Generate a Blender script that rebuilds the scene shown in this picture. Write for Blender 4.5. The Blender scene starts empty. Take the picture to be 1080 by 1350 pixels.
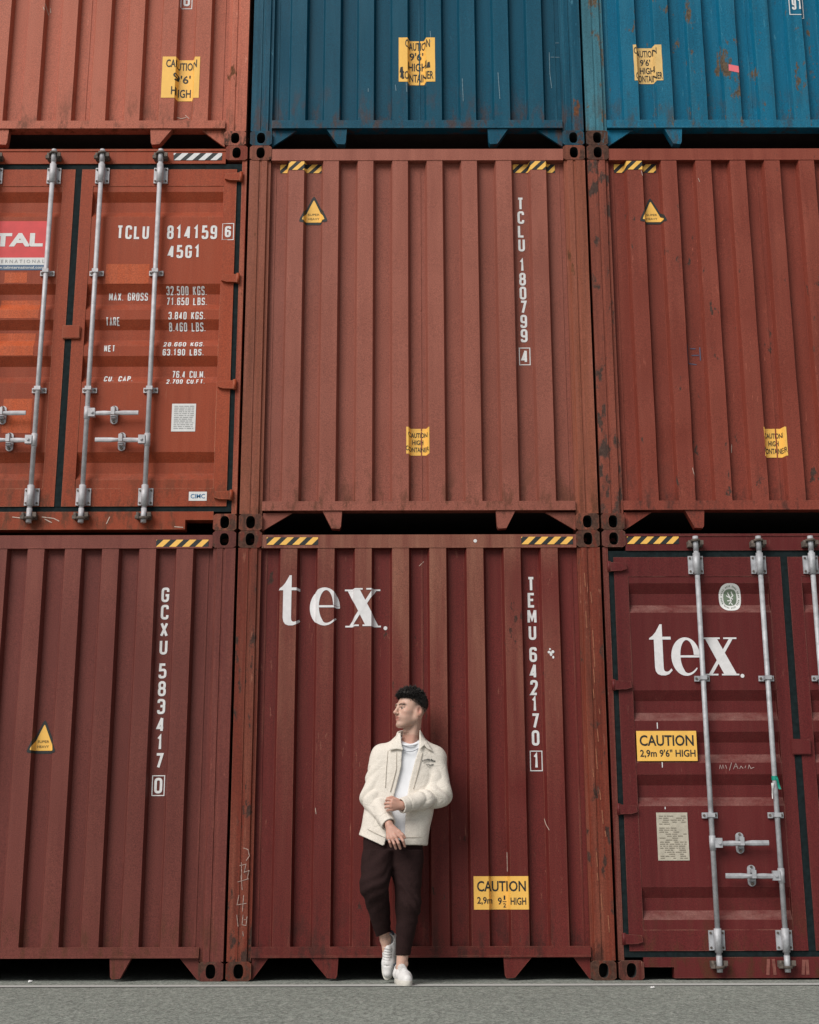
import bpy, bmesh, math, random
import numpy as np
from mathutils import Vector, Matrix

random.seed(4)
S = bpy.context.scene
COL = S.collection

# ------------------------------------------------------------------ camera
cam_d = bpy.data.cameras.new('camera')
cam = bpy.data.objects.new('camera', cam_d)
COL.objects.link(cam)
S.camera = cam
cam_d.sensor_fit = 'VERTICAL'
cam_d.sensor_height = 36.0
cam_d.lens = 36.0 * 1850 / 1350
cam_d.clip_start = 0.05
cam_d.clip_end = 2000
YAW, PITCH, ROLL = 0.0027, 0.2600, -0.0028
fwd = Vector((math.sin(YAW) * math.cos(PITCH), math.cos(YAW) * math.cos(PITCH), math.sin(PITCH)))
rt0 = Vector((math.cos(YAW), -math.sin(YAW), 0))
up0 = rt0.cross(fwd)
rt = rt0 * math.cos(ROLL) + up0 * math.sin(ROLL)
up = up0 * math.cos(ROLL) - rt0 * math.sin(ROLL)
M = Matrix((rt, up, -fwd)).transposed().to_4x4()
M.translation = Vector((-0.089, -9.2, 0.5767))
cam.matrix_world = M

# ------------------------------------------------------------------ light
SUN_DIR = Vector((-0.63, -0.78, 0.84)).normalized()      # towards the sun
w = bpy.data.worlds.new('World')
S.world = w
w.use_nodes = True
nt = w.node_tree
bg = nt.nodes['Background']
sky = nt.nodes.new('ShaderNodeTexSky')
sky.sky_type = 'NISHITA'
sky.sun_disc = False
sky.sun_elevation = math.asin(SUN_DIR.z)
sky.sun_rotation = math.atan2(SUN_DIR.x, SUN_DIR.y)
sky.air_density = 1.0
sky.dust_density = 0.8
hs = nt.nodes.new('ShaderNodeHueSaturation')
hs.inputs['Saturation'].default_value = 0.12
nt.links.new(sky.outputs[0], hs.inputs['Color'])
nt.links.new(hs.outputs[0], bg.inputs['Color'])
bg.inputs['Strength'].default_value = 0.07
sl = bpy.data.lights.new('sun', 'SUN')
sl.energy = 2.75
sl.angle = math.radians(36)
sl.color = (1.0, 0.95, 0.88)
so = bpy.data.objects.new('sun', sl)
so.rotation_euler = SUN_DIR.to_track_quat('Z', 'Y').to_euler()
so.location = (-6, -8, 12)
COL.objects.link(so)
S.view_settings.view_transform = 'Standard'
S.view_settings.look = 'None'
S.view_settings.exposure = 0.10
S.view_settings.gamma = 1.0

# ------------------------------------------------------------------ helpers
def lin(h):
    h = h.lstrip('#')
    out = []
    for i in (0, 2, 4):
        c = int(h[i:i + 2], 16) / 255
        out.append(c / 12.92 if c <= 0.04045 else ((c + 0.055) / 1.055) ** 2.4)
    return tuple(out)

def obj(name, bm, mats, parent=None, smooth=False):
    me = bpy.data.meshes.new(name)
    bm.to_mesh(me)
    bm.free()
    if not isinstance(mats, (list, tuple)):
        mats = [mats]
    for m in mats:
        me.materials.append(m)
    if smooth:
        me.polygons.foreach_set('use_smooth', [True] * len(me.polygons))
    o = bpy.data.objects.new(name, me)
    COL.objects.link(o)
    if parent:
        o.parent = parent
    return o

def thing(name, label, cat, loc, group=None):
    o = bpy.data.objects.new(name, None)
    o.empty_display_size = 0.2
    COL.objects.link(o)
    o.location = loc
    tag(o, label, cat, group)
    return o

def tag(o, label, cat, group=None):
    o['label'] = label
    o['category'] = cat
    if group:
        o['group'] = group

def box(bm, x0, x1, y0, y1, z0, z1, mi=0):
    v = [bm.verts.new(p) for p in ((x0, y0, z0), (x1, y0, z0), (x1, y1, z0), (x0, y1, z0),
                                   (x0, y0, z1), (x1, y0, z1), (x1, y1, z1), (x0, y1, z1))]
    for q in ((0, 1, 5, 4), (1, 2, 6, 5), (2, 3, 7, 6), (3, 0, 4, 7), (4, 5, 6, 7), (3, 2, 1, 0)):
        f = bm.faces.new([v[i] for i in q])
        f.material_index = mi

def prism(bm, pts, y0, y1, mi=0):
    """closed outline in x,z (seen from the front, any winding) extruded from y0 (front) to y1"""
    area = sum(pts[i][0] * pts[(i + 1) % len(pts)][1] - pts[(i + 1) % len(pts)][0] * pts[i][1] for i in range(len(pts)))
    if area < 0:
        pts = pts[::-1]
    a = [bm.verts.new((x, y0, z)) for x, z in pts]
    b = [bm.verts.new((x, y1, z)) for x, z in pts]
    n = len(pts)
    fs = [bm.faces.new(a), bm.faces.new(b[::-1])]
    for i in range(n):
        j = (i + 1) % n
        fs.append(bm.faces.new((a[j], a[i], b[i], b[j])))
    for f in fs:
        f.material_index = mi

def tube(bm, pts, rad, n=10, mi=0, caps=True):
    """tube along a polyline; rad is a number or a list"""
    pts = [Vector(p) for p in pts]
    if not isinstance(rad, (list, tuple)):
        rad = [rad] * len(pts)
    rings = []
    ref = None
    for i, p in enumerate(pts):
        d = (pts[min(i + 1, len(pts) - 1)] - pts[max(i - 1, 0)]).normalized()
        if ref is None:
            ref = d.orthogonal().normalized()
        else:
            ref = (ref - d * ref.dot(d)).normalized()
        bi = d.cross(ref)
        rings.append([bm.verts.new(p + rad[i] * (math.cos(2 * math.pi * k / n) * ref + math.sin(2 * math.pi * k / n) * bi)) for k in range(n)])
    fs = []
    for a, b in zip(rings, rings[1:]):
        for k in range(n):
            fs.append(bm.faces.new((a[k], a[(k + 1) % n], b[(k + 1) % n], b[k])))
    for f in fs:
        f.smooth = True
    if caps:
        fs.append(bm.faces.new(rings[0][::-1]))
        fs.append(bm.faces.new(rings[-1]))
    for f in fs:
        f.material_index = mi

# ------------------------------------------------------------------ materials
class NT:
    def __init__(self, name):
        self.m = bpy.data.materials.new(name)
        self.m.use_nodes = True
        self.t = self.m.node_tree
        self.b = self.t.nodes['Principled BSDF']
    def n(self, typ, **kw):
        x = self.t.nodes.new(typ)
        for k, v in kw.items():
            if k.startswith('i_'):
                x.inputs[k[2:]].default_value = v
            else:
                setattr(x, k, v)
        return x
    def l(self, a, b):
        self.t.links.new(a, b)
    def coord(self, seed=0.0):
        tc = self.n('ShaderNodeTexCoord')
        mp = self.n('ShaderNodeMapping')
        mp.inputs['Location'].default_value = (seed * 7.13, seed * 3.7, seed * 5.31)
        self.l(tc.outputs['Object'], mp.inputs['Vector'])
        return mp.outputs[0]
    def noise(self, vec, scale, stretch=(1, 1, 1), detail=4, rough=0.55, dist=0.0):
        mp = self.n('ShaderNodeMapping')
        mp.inputs['Scale'].default_value = stretch
        self.l(vec, mp.inputs['Vector'])
        x = self.n('ShaderNodeTexNoise')
        x.inputs['Scale'].default_value = scale
        x.inputs['Detail'].default_value = detail
        x.inputs['Roughness'].default_value = rough
        x.inputs['Distortion'].default_value = dist
        self.l(mp.outputs[0], x.inputs['Vector'])
        return x.outputs['Fac']
    def ramp(self, fac, a, b, lo=0.0, hi=1.0):
        x = self.n('ShaderNodeMapRange')
        x.inputs['From Min'].default_value = a
        x.inputs['From Max'].default_value = b
        x.inputs['To Min'].default_value = lo
        x.inputs['To Max'].default_value = hi
        self.l(fac, x.inputs['Value'])
        return x.outputs[0]
    def math(self, op, a, b):
        x = self.n('ShaderNodeMath', operation=op)
        for i, v in enumerate((a, b)):
            if isinstance(v, (int, float)):
                x.inputs[i].default_value = v
            else:
                self.l(v, x.inputs[i])
        return x.outputs[0]
    def mix(self, fac, a, b, mode='MIX'):
        x = self.n('ShaderNodeMix', data_type='RGBA', blend_type=mode)
        for sock, v in ((x.inputs[0], fac), (x.inputs[6], a), (x.inputs[7], b)):
            if isinstance(v, (int, float)):
                sock.default_value = v
            elif isinstance(v, tuple):
                sock.default_value = v if len(v) == 4 else (*v, 1)
            else:
                self.l(v, sock)
        return x.outputs[2]
    def bump(self, h, strength, dist=0.01, prev=None):
        x = self.n('ShaderNodeBump')
        x.inputs['Strength'].default_value = strength
        x.inputs['Distance'].default_value = dist
        self.l(h, x.inputs['Height'])
        if prev is not None:
            self.l(prev, x.inputs['Normal'])
        return x.outputs[0]

def mul(c, k):
    return tuple(min(1, v * k) for v in c)

RUST = (0.105, 0.042, 0.02)
CHALK = (0.50, 0.33, 0.25)

def paint(name, base, seed, rust=0.1, streak=0.3, scuff=0.3, rub=0.0, chalk=CHALK, fade=1.0, grime=0.25, edge=0.5, rustcol=RUST, rustscale=7, dust=0.0, rublow=0.45):
    """weathered container paint: faded patches, vertical run streaks, rust blooms, scratches"""
    g = NT(name)
    v = g.coord(seed)
    big = g.noise(v, 1.1, (1, 1, 0.35), 3)
    c = g.mix(g.ramp(big, 0.3, 0.7), mul(base, 0.86), mul(base, 1.14))
    st = g.noise(v, 26, (1, 1, 0.035), 6, 0.6)
    c = g.mix(g.ramp(st, 0.42, 0.78, 0, streak), c, mul(chalk, 0.5 + 0.5 * fade))
    st2 = g.noise(v, 17, (1, 1, 0.05), 5, 0.6)
    c = g.mix(g.ramp(st2, 0.52, 0.8, 0, grime), c, mul(base, 0.32))
    # light scuffs and short scratches
    sc = g.noise(v, 60, (1, 1, 0.16), 3, 0.5, 0.3)
    big2 = g.noise(v, 2.3, (1, 1, 0.6), 2)
    scf = g.math('MULTIPLY', g.ramp(sc, 0.66, 0.74), g.ramp(big2, 0.48, 0.62, 0, scuff))
    c = g.mix(scf, c, mul(chalk, 1.25))
    if rub > 0:            # outer faces paler, most near the top: rubbing plus ridge-to-recess light in the colour
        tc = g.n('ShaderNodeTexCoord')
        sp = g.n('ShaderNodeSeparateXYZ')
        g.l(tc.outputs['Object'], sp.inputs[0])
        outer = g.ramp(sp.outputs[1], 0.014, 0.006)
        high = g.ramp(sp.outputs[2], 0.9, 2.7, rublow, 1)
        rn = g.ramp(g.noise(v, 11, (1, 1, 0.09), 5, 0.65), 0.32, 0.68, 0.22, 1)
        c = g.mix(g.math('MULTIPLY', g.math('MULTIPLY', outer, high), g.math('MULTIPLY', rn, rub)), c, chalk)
    # dirt and scrapes gathered along the foot of the panel
    tb = g.n('ShaderNodeTexCoord')
    sb = g.n('ShaderNodeSeparateXYZ')
    g.l(tb.outputs['Object'], sb.inputs[0])
    foot = g.math('MULTIPLY', g.ramp(sb.outputs[2], 0.55, 0.12), g.ramp(g.noise(v, 12, (1, 1, 0.35), 6, 0.7), 0.50, 0.62, 0, 0.75))
    c = g.mix(foot, c, mul(rustcol, 0.8))
    # rust
    r1 = g.noise(v, rustscale, (1, 1, 0.42), 9, 0.66)
    r2 = g.noise(v, 1.7, (1, 1, 0.8), 2)
    rm = g.ramp(g.math('ADD', r1, g.math('MULTIPLY', r2, 0.35)), 0.90 - 0.25 * rust, 0.93 - 0.22 * rust)
    rc = g.mix(g.ramp(g.noise(v, 45), 0.35, 0.7), rustcol, mul(rustcol, 1.8))
    c = g.mix(rm, c, rc)
    if edge > 0:           # bends and edges rubbed pale
        bv = g.n('ShaderNodeBevel', samples=4)
        bv.inputs['Radius'].default_value = 0.007
        ge = g.n('ShaderNodeNewGeometry')
        dp = g.n('ShaderNodeVectorMath', operation='DOT_PRODUCT')
        g.l(bv.outputs[0], dp.inputs[0])
        g.l(ge.outputs['Normal'], dp.inputs[1])
        em = g.math('MULTIPLY', g.ramp(dp.outputs['Value'], 0.985, 0.90), g.ramp(g.noise(v, 9, (1, 1, 0.25), 5, 0.7), 0.40, 0.62, 0, edge))
        c = g.mix(em, c, chalk)
    if dust > 0:           # pale dust lying on upward facing ledges
        gn = g.n('ShaderNodeNewGeometry')
        sn = g.n('ShaderNodeSeparateXYZ')
        g.l(gn.outputs['True Normal'], sn.inputs[0])
        dm = g.math('MULTIPLY', g.ramp(sn.outputs[2], 0.25, 0.45), g.ramp(g.noise(v, 6, (1, 1, 2), 6, 0.7), 0.36, 0.62, 0.15 * dust, dust))
        c = g.mix(dm, c, (0.27, 0.14, 0.125))
    # dust speckle
    sp1 = g.noise(v, 170, (1, 1, 1), 2, 0.75)
    c = g.mix(0.9, c, g.mix(g.ramp(sp1, 0.3, 0.7), (0.60, 0.60, 0.61), (1.36, 1.34, 1.31)), 'MULTIPLY')
    g.l(c, g.b.inputs['Base Color'])
    rr = g.ramp(g.math('ADD', rm, g.ramp(big, 0.2, 0.8, 0, 0.3)), 0, 1.2, 0.48, 0.85)
    g.l(rr, g.b.inputs['Roughness'])
    g.b.inputs['Specular IOR Level'].default_value = 0.2
    bb = g.bump(g.noise(v, 3.2, (1, 1, 0.6), 2), 0.35, 0.012)
    bb = g.bump(g.math('ADD', g.noise(v, 130, detail=2), g.math('MULTIPLY', rm, -0.6)), 0.22, 0.002, bb)
    g.l(bb, g.b.inputs['Normal'])
    return g.m

def plain(name, col, rough=0.6, var=0.12, scale=30, metallic=0.0, spec=0.4, speck=0.0):
    g = NT(name)
    v = g.coord(random.random() * 3)
    c = g.mix(g.ramp(g.noise(v, scale, detail=5), 0.3, 0.7), mul(col, 1 - var), mul(col, 1 + var))
    if speck:
        c = g.mix(g.ramp(g.noise(v, scale * 6, detail=3), 0.64, 0.7, 0, speck), c, mul(col, 0.35))
    g.l(c, g.b.inputs['Base Color'])
    g.b.inputs['Roughness'].default_value = rough
    g.b.inputs['Metallic'].default_value = metallic
    g.b.inputs['Specular IOR Level'].default_value = spec
    g.l(g.bump(g.noise(v, scale * 4, detail=2), 0.15, 0.002), g.b.inputs['Normal'])
    return g.m

M_WHITE = plain('white_lettering', (0.74, 0.74, 0.75), 0.6, 0.10, 40, speck=0.35)
M_LOGO = plain('white_logo_paint', (0.76, 0.75, 0.77), 0.6, 0.08, 25, speck=0.15)
M_YEL = plain('yellow_vinyl', lin('#f8c25f'), 0.5, 0.06, 14, speck=0.15)
M_YELPALE = plain('pale_yellow_vinyl', lin('#e2bd7a'), 0.55, 0.12, 14, speck=0.4)
M_BLK = plain('black_print', (0.018, 0.022, 0.024), 0.55, 0.2, 60)
M_FADED = plain('faded_print', (0.16, 0.10, 0.03), 0.6, 0.3, 60)
M_RUBBER = plain('black_rubber', (0.010, 0.017, 0.019), 0.8, 0.35, 30, spec=0.12)
M_GALV = plain('galvanised_steel', (0.43, 0.44, 0.47), 0.55, 0.24, 22, 0.2, speck=0.45)
M_GALVW = plain('pale_painted_steel', (0.50, 0.49, 0.52), 0.55, 0.2, 20, 0.15, speck=0.45)
M_CAM = plain('grimy_steel', (0.13, 0.105, 0.09), 0.75, 0.5, 40, 0.2)
M_DARK_STEEL_AND_SHADE = plain('dark_underside_and_hole_shade', (0.02, 0.022, 0.022), 0.8, 0.3, 10)
M_PAPER = plain('white_paper', (0.72, 0.72, 0.72), 0.7, 0.06, 30)
M_PLATE = plain('weathered_plate', (0.50, 0.46, 0.38), 0.6, 0.16, 25, speck=0.5)
M_GREYPRINT = plain('grey_print', (0.33, 0.33, 0.34), 0.6, 0.2, 50)
M_BROWNPRINT = plain('brown_print', (0.20, 0.17, 0.13), 0.6, 0.3, 50)
M_RED = plain('red_vinyl', lin('#cf3d40'), 0.5, 0.08, 18)
M_BLUEINK = plain('blue_vinyl', lin('#45607f'), 0.5, 0.1, 20)
M_PINK = plain('pink_tape', lin('#e8727c'), 0.6, 0.08, 20)
M_GREEN = plain('green_tape', lin('#0f8a78'), 0.5, 0.12, 30)
M_EMB = plain('green_emblem', lin('#6b7a68'), 0.6, 0.15, 30)
M_SCRATCH = plain('pale_scratch', (0.52, 0.40, 0.34), 0.7, 0.3, 60)

# ------------------------------------------------------------------ stroke lettering (condensed container stencil)
def _r(*p):
    return list(p)
G = {
 '0': [('c', [(0, 0), (1, 0), (1, 1), (0, 1)])],
 '1': [('o', [(0.12, 0.80), (0.55, 1, 's'), (0.55, 0)])],
 '2': [('o', [(0, 0.74), (0, 1), (1, 1), (1, 0.62), (0, 0.0, 's'), (1, 0)])],
 '3': [('o', [(0, 0.78), (0, 1), (1, 1), (1, 0.53), (0.35, 0.53)]), ('o', [(0.7, 0.53), (1, 0.53), (1, 0), (0, 0), (0, 0.22)])],
 '4': [('o', [(0.72, 1), (0, 0.24, 's'), (1, 0.24)]), ('o', [(0.72, 0), (0.72, 1)])],
 '5': [('o', [(0.95, 1), (0.08, 1, 's'), (0.04, 0.56, 's'), (1, 0.6), (1, 0), (0, 0), (0, 0.2)])],
 '6': [('o', [(1, 0.80), (1, 1), (0, 1), (0, 0), (1, 0), (1, 0.57), (0.08, 0.57)])],
 '7': [('o', [(0, 1), (1, 1, 's'), (0.36, 0)])],
 '8': [('c', [(0.04, 0.53), (0.96, 0.53), (0.96, 1), (0.04, 1)]), ('c', [(0, 0), (1, 0), (1, 0.53), (0, 0.53)])],
 '9': [('o', [(0, 0.20), (0, 0), (1, 0), (1, 1), (0, 1), (0, 0.43), (0.92, 0.43)])],
 'A': [('o', [(0, 0), (0.5, 1, 's'), (1, 0)]), ('o', [(0.2, 0.3), (0.8, 0.3)])],
 'B': [('c', [(0, 0.53, 's'), (0.92, 0.53), (0.92, 1), (0, 1, 's')]), ('c', [(0, 0, 's'), (1, 0), (1, 0.53), (0, 0.53, 's')])],
 'C': [('o', [(1, 0.74), (1, 1), (0, 1), (0, 0), (1, 0), (1, 0.26)])],
 'E': [('o', [(1, 1), (0, 1, 's'), (0, 0, 's'), (1, 0)]), ('o', [(0, 0.52), (0.85, 0.52)])],
 'F': [('o', [(1, 1), (0, 1, 's'), (0, 0)]), ('o', [(0, 0.52), (0.8, 0.52)])],
 'G': [('o', [(1, 0.74), (1, 1), (0, 1), (0, 0), (1, 0), (1, 0.46, 's'), (0.55, 0.46)])],
 'H': [('o', [(0, 0), (0, 1)]), ('o', [(1, 0), (1, 1)]), ('o', [(0, 0.5), (1, 0.5)])],
 'I': [('o', [(0.5, 0), (0.5, 1)])],
 'K': [('o', [(0, 0), (0, 1)]), ('o', [(1, 1), (0.05, 0.42)]), ('o', [(0.32, 0.56), (1, 0)])],
 'L': [('o', [(0, 1), (0, 0, 's'), (1, 0)])],
 'M': [('o', [(0, 0), (0, 1)]), ('o', [(0.02, 0.98), (0.5, 0.25, 's'), (0.98, 0.98)]), ('o', [(1, 1), (1, 0)])],
 'N': [('o', [(0, 0), (0, 1)]), ('o', [(0.02, 1), (0.98, 0)]), ('o', [(1, 0), (1, 1)])],
 'O': [('c', [(0, 0), (1, 0), (1, 1), (0, 1)])],
 'P': [('o', [(0, 0), (0, 1, 's'), (1, 1), (1, 0.46), (0, 0.46)])],
 'R': [('o', [(0, 0), (0, 1, 's'), (1, 1), (1, 0.46), (0, 0.46)]), ('o', [(0.5, 0.46), (1, 0)])],
 'S': [('o', [(1, 0.78), (1, 1), (0, 1), (0, 0.53), (1, 0.5), (1, 0), (0, 0), (0, 0.22)])],
 'T': [('o', [(0, 1), (1, 1)]), ('o', [(0.5, 1), (0.5, 0)])],
 'U': [('o', [(0, 1), (0, 0), (1, 0), (1, 1)])],
 'X': [('o', [(0, 1), (1, 0)]), ('o', [(0, 0), (1, 1)])],
 '.': [('o', [(0.5, 0.0), (0.5, 0.07)])],
 ',': [('o', [(0.55, 0.05), (0.35, -0.12)])],
}

def fillet(path, rad, closed):
    n = len(path)
    out = []
    for i, p in enumerate(path):
        if not closed and i in (0, n - 1) or len(p) > 2:
            out.append(Vector(p[:2]))
            continue
        a, b, c = Vector(path[i - 1][:2]), Vector(p[:2]), Vector(path[(i + 1) % n][:2])
        u, w_ = (a - b), (c - b)
        r = min(rad, 0.48 * u.length, 0.48 * w_.length)
        p0, p1 = b + u.normalized() * r, b + w_.normalized() * r
        for k in range(5):
            t = k / 4
            out.append(p0 * (1 - t) ** 2 + b * 2 * t * (1 - t) + p1 * t ** 2)
    return out

def strip2d(pts, t, closed):
    """mitred ribbon of width t; returns polygons"""
    n = len(pts)
    L, R_ = [], []
    for i, p in enumerate(pts):
        if closed:
            d0, d1 = (p - pts[i - 1]).normalized(), (pts[(i + 1) % n] - p).normalized()
        else:
            d1 = (pts[min(i + 1, n - 1)] - pts[min(i, n - 2)]).normalized()
            d0 = (pts[max(i, 1)] - pts[max(i - 1, 0)]).normalized()
        n0, n1 = Vector((-d0.y, d0.x)), Vector((-d1.y, d1.x))
        m = n0 + n1
        if m.length < 1e-6:
            m = n0.copy()
        m.normalize()
        k = t / 2 / max(0.45, m.dot(n0))
        L.append(p + m * k)
        R_.append(p - m * k)
    rng = range(n) if closed else range(n - 1)
    return [[R_[i], R_[(i + 1) % n], L[(i + 1) % n], L[i]] for i in rng]

def stroke_glyph(ch, x, z, wd, ht, t):
    """list of (layer, polygon) for one character whose box starts at x,z"""
    out = []
    for li, (kind, path) in enumerate(G[ch]):
        pp = [((x + t / 2 + q[0] * (wd - t)), (z + t / 2 + q[1] * (ht - t)), *q[2:]) for q in path]
        pts = fillet(pp, wd * 0.42, kind == 'c')
        out += [(li * 12 + k, poly) for k, poly in enumerate(strip2d(pts, t, kind == 'c'))]
    return out

def stroke_line(text, x0, z0, x1, z1, t=None, gap=0.32, words=None):
    n = len(text)
    units = 0
    for ch in text:
        units += {' ': 0.75, '.': 0.32, ',': 0.32, 'I': 0.4, 'M': 1.15}.get(ch, 1.0)
    wd = (x1 - x0) / (units + gap * (n - 1))
    ht = z1 - z0
    t = t or min(ht * 0.175, wd * 0.36)
    x = x0
    out = []
    for ch in text:
        u = {' ': 0.75, '.': 0.32, ',': 0.32, 'I': 0.4, 'M': 1.15}.get(ch, 1.0)
        if ch != ' ':
            gl = stroke_glyph(ch, x, z0, wd * u, ht, t)
            out += gl
            if words is not None:
                words[-1] += gl
        elif words is not None:
            words.append([])
        x += wd * (u + gap)
    return out

def stroke_box(x0, z0, x1, z1, t=0.008):
    p = [Vector((x0, z0)), Vector((x1, z0)), Vector((x1, z1)), Vector((x0, z1))]
    return [(0, q) for q in strip2d(p, t, True)]

def stroke_column(text, xc_top, xc_bot, z_top, z_bot, wd, ht, space, boxed=True):
    """letters one under another; last one boxed"""
    n = len(text)
    slots, z = [], 0.0
    pitch = ht * 1.15
    total = 0
    for ch in text:
        total += space if ch == ' ' else 1
    step = (z_top - z_bot - ht) / (total - 1)
    k = 0
    groups = [[]]
    for i, ch in enumerate(text):
        out = groups[-1]
        if ch == ' ':
            k += space
            groups.append([])
            continue
        zt = z_top - k * step
        xc = xc_top + (xc_bot - xc_top) * (z_top - zt) / (z_top - z_bot)
        wch = wd * {'1': 0.8, 'M': 1.2}.get(ch, 1.0)
        out += stroke_glyph(ch, xc - wch / 2, zt - ht, wch, ht, 0.0165)
        if boxed and i == n - 1:
            out += stroke_box(xc - wd * 0.5 - 0.013, zt - ht - 0.013, xc + wd * 0.5 + 0.013, zt + 0.013, 0.006)
        k += 1
    return groups

def number_column(c, groups):
    for nm, gr in zip(('owner_code', 'serial_number', 'check_digit'), groups):
        drape(nm, gr, M_WHITE, c, 'x')

_txt_cache = {}
def font_polys(text, bold=0.010):
    """glyph outlines of the built-in sans font as triangles in a unit box"""
    if (text, bold) in _txt_cache:
        return _txt_cache[(text, bold)]
    cu = bpy.data.curves.new('lettering_curve', 'FONT')
    cu.body = text
    cu.resolution_u = 3
    cu.offset = bold
    o = bpy.data.objects.new('lettering_curve', cu)
    COL.objects.link(o)
    dg = bpy.context.evaluated_depsgraph_get()
    me = o.evaluated_get(dg).to_mesh()
    vs = [Vector((v.co.x, v.co.y)) for v in me.vertices]
    polys = [[vs[i] for i in p.vertices] for p in me.polygons]
    o.evaluated_get(dg).to_mesh_clear()
    bpy.data.objects.remove(o)
    bpy.data.curves.remove(cu)
    x0, x1 = min(v.x for v in vs), max(v.x for v in vs)
    y0, y1 = min(v.y for v in vs), max(v.y for v in vs)
    polys = [[Vector(((v.x - x0) / (x1 - x0), (v.y - y0) / (y1 - y0))) for v in p] for p in polys]
    _txt_cache[(text, bold)] = polys
    return polys

def font_line(text, x0, z0, x1, z1, bold=0.010):
    return [(0, [Vector((x0 + v.x * (x1 - x0), z0 + v.y * (z1 - z0))) for v in p]) for p in font_polys(text, bold)]

# ------------------------------------------------------------------ panel profiles and draping
RIDGES = [(-0.877 + 0.2506 * i) for i in range(8)]
OUT_Y, IN_Y = 0.007, 0.056
HALF, SLOPE = 0.0555, 0.017

def end_profile():
    p = [(-1.066, IN_Y)]
    for c in RIDGES:
        p += [(c - HALF - SLOPE, IN_Y), (c - HALF, OUT_Y), (c + HALF, OUT_Y), (c + HALF + SLOPE, IN_Y)]
    p.append((1.066, IN_Y))
    return p
PROF_X = end_profile()
CH_TOPS = [2.530, 1.812, 1.540, 1.266, 0.562]
D_OUT, D_IN = 0.012, 0.048

def door_profile():
    p = [(0.30, D_OUT)]
    for t in CH_TOPS[::-1]:
        p += [(t - 0.20, D_OUT), (t - 0.145, D_IN), (t - 0.068, D_IN), (t, D_OUT)]
    p.append((2.575, D_OUT))
    return p
PROF_Z = door_profile()

def interp(prof, v):
    if v <= prof[0][0]:
        return prof[0][1]
    for (a, ya), (b, yb) in zip(prof, prof[1:]):
        if v <= b:
            return ya + (yb - ya) * (v - a) / (b - a)
    return prof[-1][1]

def drape(name, polys, mats, parent, mode, off=0.002, step=0.00004):
    """polys: list of (layer, [2d points], material index?) laid on the panel.
    mode 'x': follows the vertical corrugation; 'z': follows the door channels; number: flat at that depth"""
    bm = bmesh.new()
    lay = bm.faces.layers.int.new('layer')
    for q in polys:
        li, pts = q[0], q[1]
        a = sum(pts[i][0] * pts[(i + 1) % len(pts)][1] - pts[(i + 1) % len(pts)][0] * pts[i][1] for i in range(len(pts)))
        if abs(a) < 1e-9:
            continue
        if a < 0:
            pts = pts[::-1]
        try:
            f = bm.faces.new([bm.verts.new((p[0], 0, p[1])) for p in pts])
        except ValueError:
            continue
        f[lay] = li
        f.material_index = q[2] if len(q) > 2 else 0
    ax = 0 if mode == 'x' else 2
    if mode in ('x', 'z'):
        prof = PROF_X if mode == 'x' else PROF_Z
        lo, hi = min(v.co[ax] for v in bm.verts), max(v.co[ax] for v in bm.verts)
        nrm = (1, 0, 0) if mode == 'x' else (0, 0, 1)
        for b, _ in prof:
            if lo < b < hi:
                bmesh.ops.bisect_plane(bm, geom=bm.verts[:] + bm.edges[:] + bm.faces[:], dist=1e-6,
                                       plane_co=(b, 0, 0) if mode == 'x' else (0, 0, b), plane_no=nrm)
    for v in bm.verts:
        d = mode if not isinstance(mode, str) else interp(prof, v.co[ax])
        if mode == 'z' and not (0.11 < abs(v.co.x) < 1.054):
            d = D_OUT - 0.004
        li = max((f[lay] for f in v.link_faces), default=0)
        if mode == 'x':
            root = parent
            while root.parent:
                root = root.parent
            if root.name in DENTS:
                d += DENTS[root.name](v.co.x, v.co.z)
        v.co.y = d - off - step * li
    o = obj(name, bm, mats, parent)
    return o

DENTS = {}
def dent_fn(seed, amp=0.0032, local=()):
    r = np.random.RandomState(seed)
    ks = [(r.normal() * 3.2, r.normal() * 4.2, r.rand() * 6.28) for _ in range(5)]
    def f(x, z):
        d = amp * sum(math.sin(a * x + b * z + p) for a, b, p in ks) / 2.2
        for cx, cz, rx, rz, dep in local:
            d += dep * math.exp(-((x - cx) / rx) ** 2 - ((z - cz) / rz) ** 2)
        edge = min(1, max(0, (1.05 - abs(x)) / 0.12)) * min(1, max(0, (z - 0.2) / 0.25)) * min(1, max(0, (2.79 - z) / 0.2))
        return d * edge
    return f

def rect(x0, z0, x1, z1, li=0, mi=0):
    return (li, [(x0, z0), (x1, z0), (x1, z1), (x0, z1)], mi)

def hazard(parent, x0, x1, z0, z1, mode, n=4, lean=1, cols=None, name='hazard_tape', start=0.0):
    ps = [rect(x0, z0, x1, z1, 0, 0)]
    h = z1 - z0
    pitch = (x1 - x0) / n
    for k in range(-1, n + 1):
        a = x0 + (k + start) * pitch
        q = [(a, z0), (a + pitch * 0.52, z0), (a + pitch * 0.52 + lean * h * 1.0, z1), (a + lean * h * 1.0, z1)]
        # clip to the tape
        q = clip(q, x0, x1)
        if len(q) > 2:
            ps.append((1, q, 1))
    return drape(name, ps, cols or [M_BLK, M_YEL], parent, mode, 0.0025, 0.0008)

def clip(q, x0, x1):
    def half(q, inside, cut):
        out = []
        for i in range(len(q)):
            a, b = q[i - 1], q[i]
            if inside(b):
                if not inside(a):
                    out.append(cut(a, b))
                out.append(b)
            elif inside(a):
                out.append(cut(a, b))
        return out
    def cutter(xc):
        return lambda a, b: (xc, a[1] + (b[1] - a[1]) * (xc - a[0]) / (b[0] - a[0]))
    q = half(q, lambda p: p[0] >= x0, cutter(x0))
    if len(q) > 2:
        q = half(q, lambda p: p[0] <= x1, cutter(x1))
    return q

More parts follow.
